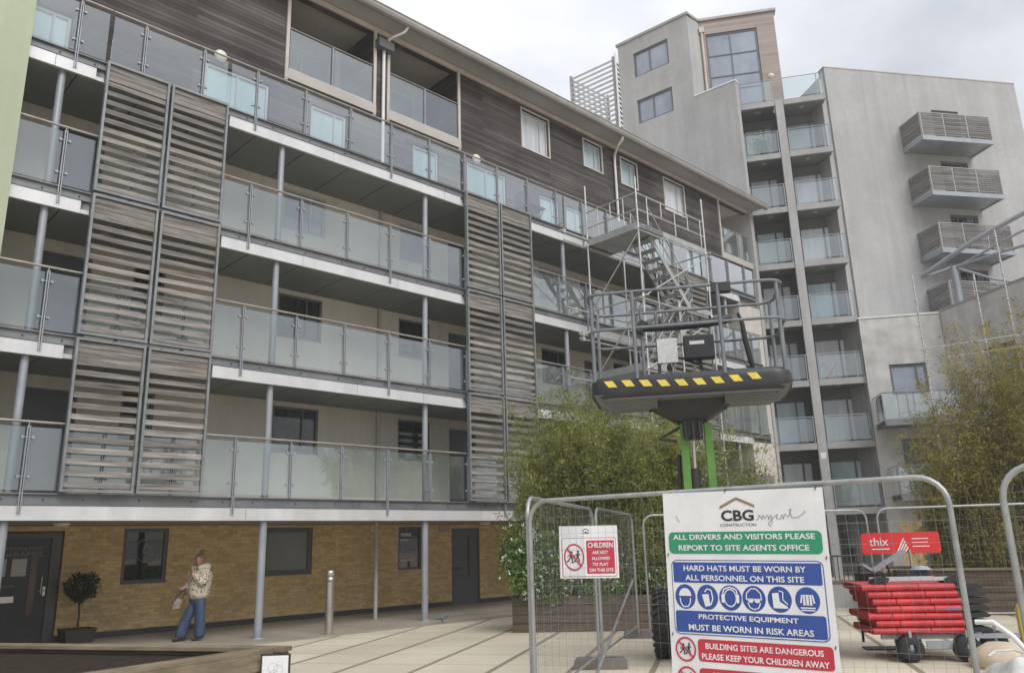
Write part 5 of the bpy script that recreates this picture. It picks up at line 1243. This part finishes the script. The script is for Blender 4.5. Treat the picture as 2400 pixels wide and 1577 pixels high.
def skin(name, verts, edges, mats, parent, sub=1, root=0):
    me = bpy.data.meshes.new(name); me.from_pydata([v[:3] for v in verts], edges, []); me.update()
    o = bpy.data.objects.new(name, me); COL.objects.link(o)
    o.modifiers.new('skin', 'SKIN'); 
    sv = me.skin_vertices[0].data if me.skin_vertices else None
    if sv is None:
        bm = bmesh.new(); bm.from_mesh(me); bm.verts.layers.skin.verify(); bm.to_mesh(me); bm.free(); sv = me.skin_vertices[0].data
    for i, v in enumerate(verts):
        r = v[3]; sv[i].radius = (r, r) if not isinstance(r, tuple) else r
        sv[i].use_root = i == root
    s = o.modifiers.new('sub', 'SUBSURF'); s.levels = sub; s.render_levels = sub
    bpy.context.view_layer.update()
    m2 = bpy.data.meshes.new_from_object(o.evaluated_get(bpy.context.evaluated_depsgraph_get()))
    bpy.data.objects.remove(o)
    m2.name = name; m2.materials.clear()
    for mm in mats: m2.materials.append(mm)
    for p in m2.polygons: p.use_smooth = True
    o = bpy.data.objects.new(name, m2); COL.objects.link(o); o.parent = parent
    return o
PM = AF @ Matrix.Translation((6.86, 1.04, 0.012))
PE = thing('person', 'person in leopard print hooded jacket and wide blue jeans, hand at the mouth', 'person', PM)
SKIN = mat('skin', (0.55, 0.30, 0.22), (0.48, 0.25, 0.19), rough=0.55, scale=14)
HAIR = mat('fair_brown_hair', (0.27, 0.19, 0.12), (0.17, 0.115, 0.07), rough=0.6, scale=20, stretch=(1, 1, .3))
def leopard():
    m = mat('leopard_print', (0.62, 0.55, 0.43), (0.52, 0.45, 0.34), rough=0.85, scale=5); nt = m.node_tree; b = nt.nodes['Principled BSDF']; src = b.inputs['Base Color'].links[0].from_socket
    tc = N(nt, 'ShaderNodeTexCoord'); v = N(nt, 'ShaderNodeTexVoronoi'); v.inputs['Scale'].default_value = 21; nt.links.new(tc.outputs['Object'], v.inputs['Vector'])
    k = math_chain(nt, 'LESS_THAN', v.outputs['Distance'], .34); k2 = math_chain(nt, 'GREATER_THAN', v.outputs['Distance'], .12)
    mx = N(nt, 'ShaderNodeMix', data_type='RGBA'); nt.links.new(math_chain(nt, 'MULTIPLY', k, .9), mx.inputs[0]); nt.links.new(src, mx.inputs[6]); mx.inputs[7].default_value = (.085, .06, .045, 1); nt.links.new(mx.outputs[2], b.inputs['Base Color']); return m
LEO = leopard()
DENIM = mat('blue_denim', (0.06, 0.095, 0.17), (0.025, 0.042, 0.085), rough=0.85, scale=4, stretch=(2, 2, .5), fine=.08)
HOODM = mat('cream_fleece', (0.76, 0.71, 0.60), (0.64, 0.59, 0.48), rough=0.95, scale=12, bump=.4)
# facing -x (left in the picture), slightly towards the viewer (-y)
V = [(0.02, 0, .88, .13), (0.03, 0, 1.08, .12), (0.05, 0, 1.26, .12), (0.04, 0, 1.37, .07), (0.02, -.005, 1.43, .05), (0.0, -.01, 1.475, .068), (-.018, -.015, 1.53, .088), (-.005, -.012, 1.585, .082), (0.0, -.01, 1.615, .05),
     (.03, -.09, .84, .085), (.035, -.10, .48, .058), (.06, -.10, .10, .042), (-.02, -.115, .035, .038), (-.10, -.12, .03, .028),
     (0.0, .09, .84, .085), (-.14, .09, .48, .058), (-.24, .09, .10, .042), (-.32, .08, .035, .038), (-.40, .075, .03, .028),
     (.05, -.16, 1.30, .06), (-.02, -.235, 1.07, .045), (-.13, -.14, 1.26, .035), (-.155, -.09, 1.335, .026), (-.165, -.065, 1.385, .026),
     (.04, .16, 1.29, .06), (-.04, .22, 1.06, .045), (-.17, .12, .98, .036), (-.22, .05, .985, .026), (-.255, .02, .99, .024)]
Ed = [(0, 1), (1, 2), (2, 3), (3, 4), (4, 5), (5, 6), (6, 7), (7, 8), (0, 9), (9, 10), (10, 11), (11, 12), (12, 13), (0, 14), (14, 15), (15, 16), (16, 17), (17, 18), (2, 19), (19, 20), (20, 21), (21, 22), (22, 23), (2, 24), (24, 25), (25, 26), (26, 27), (27, 28)]
def fingers(root, dirs):
    for (d, l) in dirs:
        p = V[root]; d = Vector(d).normalized(); a = Vector(p[:3]) + d * .03; b = a + (d + Vector((.25, 0, .1))).normalized() * l * .55; c = b + (d + Vector((.7, .1, .0))).normalized() * l * .45
        i = len(V); V.extend([(*a, .0095), (*b, .0085), (*c, .007)]); Ed.extend([(root, i), (i, i + 1), (i + 1, i + 2)])
fingers(23, [((.1, .55, .8), .05), ((0, .3, .95), .06), ((-.1, .05, 1), .062), ((-.2, -.2, .95), .055), ((.6, .5, .3), .045)])
fingers(28, [((-1, .2, .2), .05), ((-1, 0, .05), .06), ((-1, -.15, -.1), .06), ((-.9, -.3, -.3), .05), ((-.5, .1, .8), .045)])
body = skin('body', V, Ed, [SKIN, mat('dark_eye', (.03, .025, .02), rough=.3), mat('lips', (.42, .14, .12), rough=.5), RUBBER], PE, 1)
bm = bmesh.new(); bm.from_mesh(body.data)
def blob(c, r, mi, sc=(1, 1, 1)):
    g_ = bmesh.ops.create_uvsphere(bm, u_segments=10, v_segments=8, radius=r)
    for v in g_['verts']:
        v.co = Vector((v.co.x * sc[0], v.co.y * sc[1], v.co.z * sc[2])) + Vector(c)
        for f in v.link_faces: f.material_index = mi; f.smooth = True
blob((-.103, -.01, 1.525), .016, 0, (1.3, .8, 1.3)); blob((-.085, -.052, 1.548), .012, 1); blob((-.088, .03, 1.548), .012, 1); blob((-.095, -.012, 1.488), .016, 2, (.6, 1.5, .5)); blob((.0, -.092, 1.535), .022, 0, (1, .5, 1.3)); blob((.0, .075, 1.535), .022, 0, (1, .5, 1.3))
for f in bm.faces:
    if f.calc_center_median().z < .075: f.material_index = 3
bm.to_mesh(body.data); bm.free()
J = [(0.03, 0, .73, .215), (0.03, 0, .92, .235), (0.05, 0, 1.10, .235), (0.065, 0, 1.26, .20), (0.05, 0, 1.365, .105),
     (.055, -.19, 1.27, .115), (-.01, -.265, 1.06, .105), (-.12, -.16, 1.24, .085), (-.148, -.105, 1.315, .06), (.045, .19, 1.27, .115), (-.05, .245, 1.04, .10), (-.16, .14, .97, .08), (-.2, .08, .975, .055)]
skin('jacket', J, [(0, 1), (1, 2), (2, 3), (3, 4), (3, 5), (5, 6), (6, 7), (7, 8), (3, 9), (9, 10), (10, 11), (11, 12)], [LEO], PE, 2)
skin('jeans', [(0.03, 0, .86, .15), (.04, -.085, .70, .115), (.045, -.10, .45, .105), (.06, -.105, .2, .112), (.055, -.105, .02, .13), (.0, .08, .70, .115), (-.12, .085, .45, .105), (-.21, .085, .2, .112), (-.235, .085, .02, .13), (.035, 0, 1.0, .14)], [(0, 1), (1, 2), (2, 3), (3, 4), (0, 5), (5, 6), (6, 7), (7, 8), (0, 9)], [DENIM], PE, 2)
skin('hood', [(-.06, -.08, 1.375, .04), (.04, -.14, 1.39, .06), (.14, -.08, 1.39, .075), (.18, 0.0, 1.37, .085), (.14, .08, 1.39, .075), (.04, .13, 1.39, .06), (-.06, .07, 1.375, .04)], [(0, 1), (1, 2), (2, 3), (3, 4), (4, 5), (5, 6)], [HOODM], PE, 2, 3)
hm = MB(); vs = []; fs = []; nu, nv = 16, 8
for j in range(nv + 1):
    for i in range(nu):
        a = 2 * math.pi * i / nu; b_ = math.pi * .62 * j / nv; rr = .106 + .004 * math.sin(5 * a)
        x, y, z = rr * math.sin(b_) * math.cos(a), rr * math.sin(b_) * math.sin(a) * .92, rr * math.cos(b_)
        if math.cos(a) < -.2 and b_ > 1.0: k = 1.0 / b_; z = rr * math.cos(min(b_, 1.05)); x *= .9
        vs.append((x + .012, y - .012, z + 1.545))
fs = [(j * nu + i, j * nu + (i + 1) % nu, (j + 1) * nu + (i + 1) % nu, (j + 1) * nu + i) for j in range(nv) for i in range(nu)]
hm.add(vs, fs, True); hm.lathe([(0, .06), (.035, .05), (.05, .015), (.04, -.02), (.02, -.04)], (.06, 0, 1.67), 12)
hm.build('hair', HAIR, PE)
HB = thing('handbag', 'light fabric handbag with a dark strap hanging in front of the person in leopard print', 'handbag', PM @ Matrix.Translation((-.42, .02, .60)))
m = MB(); m.prism([(-.06, .0), (.10, .02), (.14, .18), (.04, .22), (-.03, .13)], -.04, .04); m.build('bag_body', mat('patterned_bag', (0.42, 0.35, 0.27), (0.16, 0.13, 0.11), rough=0.8, scale=14), HB, bevel=.02)
m = MB(); m.path([(-.05, 0, .12), (.1, .02, .32), (.21, .0, .40), (.2, .0, .3), (.12, 0, .18)], .014, 6); m.build('strap', BLACKP, HB)

PG = thing('pigeon', 'grey pigeon walking on the paving in front of the arcade', 'pigeon', Matrix.Translation((-1.75, 18.77, 0.0)))
skin('body', [(0, 0, .13, .055), (.08, 0, .14, .05), (-.09, 0, .12, .035), (-.18, 0, .105, .012), (.125, 0, .19, .028), (.14, 0, .225, .028), (.175, 0, .222, .01),
              (.01, .03, .08, .012), (.015, .03, .02, .006), (.05, .03, .008, .005), (.01, -.03, .08, .012), (.015, -.03, .02, .006), (.05, -.03, .008, .005)],
     [(0, 1), (0, 2), (2, 3), (1, 4), (4, 5), (5, 6), (0, 7), (7, 8), (8, 9), (0, 10), (10, 11), (11, 12)], [mat('pigeon_grey', (0.20, 0.22, 0.24), (0.10, 0.11, 0.13), rough=0.7, scale=12)], PG, 2)

# low dark railing between the planters and the tower entrance
RL = thing('railing', 'dark vertical bar railing in front of the tower entrance', 'railing', frame((6.6, 21.6, 0), 98))
m = MB(); m.tube((0, 0, 1.15), (2.2, 0, 1.15), .025, 8); m.tube((0, 0, .12), (2.2, 0, .12), .02, 8)
x = 0
while x <= 2.2: m.tube((x, 0, 0 if abs((x / 1.1) - round(x / 1.1)) < .02 else .12), (x, 0, 1.15), .012, 6); x += .11
m.build('bars', DARKMETAL, RL)
LW = thing('low_wall', 'low grey concrete wall in front of the tower entrance', 'wall', frame((4.9, 20.4, 0), 98))
MB().box(0, 5.2, 0, .3, 0, .55).build('wall_body', CONC2, LW); MB().box(-.02, 5.22, -.03, .33, .55, .61).build('coping', CONCB, LW)

# ================================================================== haze box added to imitate lens veil, paling the far buildings
hz = MB(); hz.box(-45, 45, -30, 70, -1, 32)
hm_ = bpy.data.materials.new('lens_veil_haze'); hm_.use_nodes = True; nt = hm_.node_tree; nt.nodes.clear()
ho = N(nt, 'ShaderNodeOutputMaterial'); pv = N(nt, 'ShaderNodeVolumePrincipled'); pv.inputs['Density'].default_value = LENS_VEIL
pv.inputs['Color'].default_value = (0.93, 0.95, 1.0, 1)
nt.links.new(pv.outputs[0], ho.inputs['Volume'])
hz = hz.build('lens_veil_haze', hm_); hz['kind'] = 'stuff'
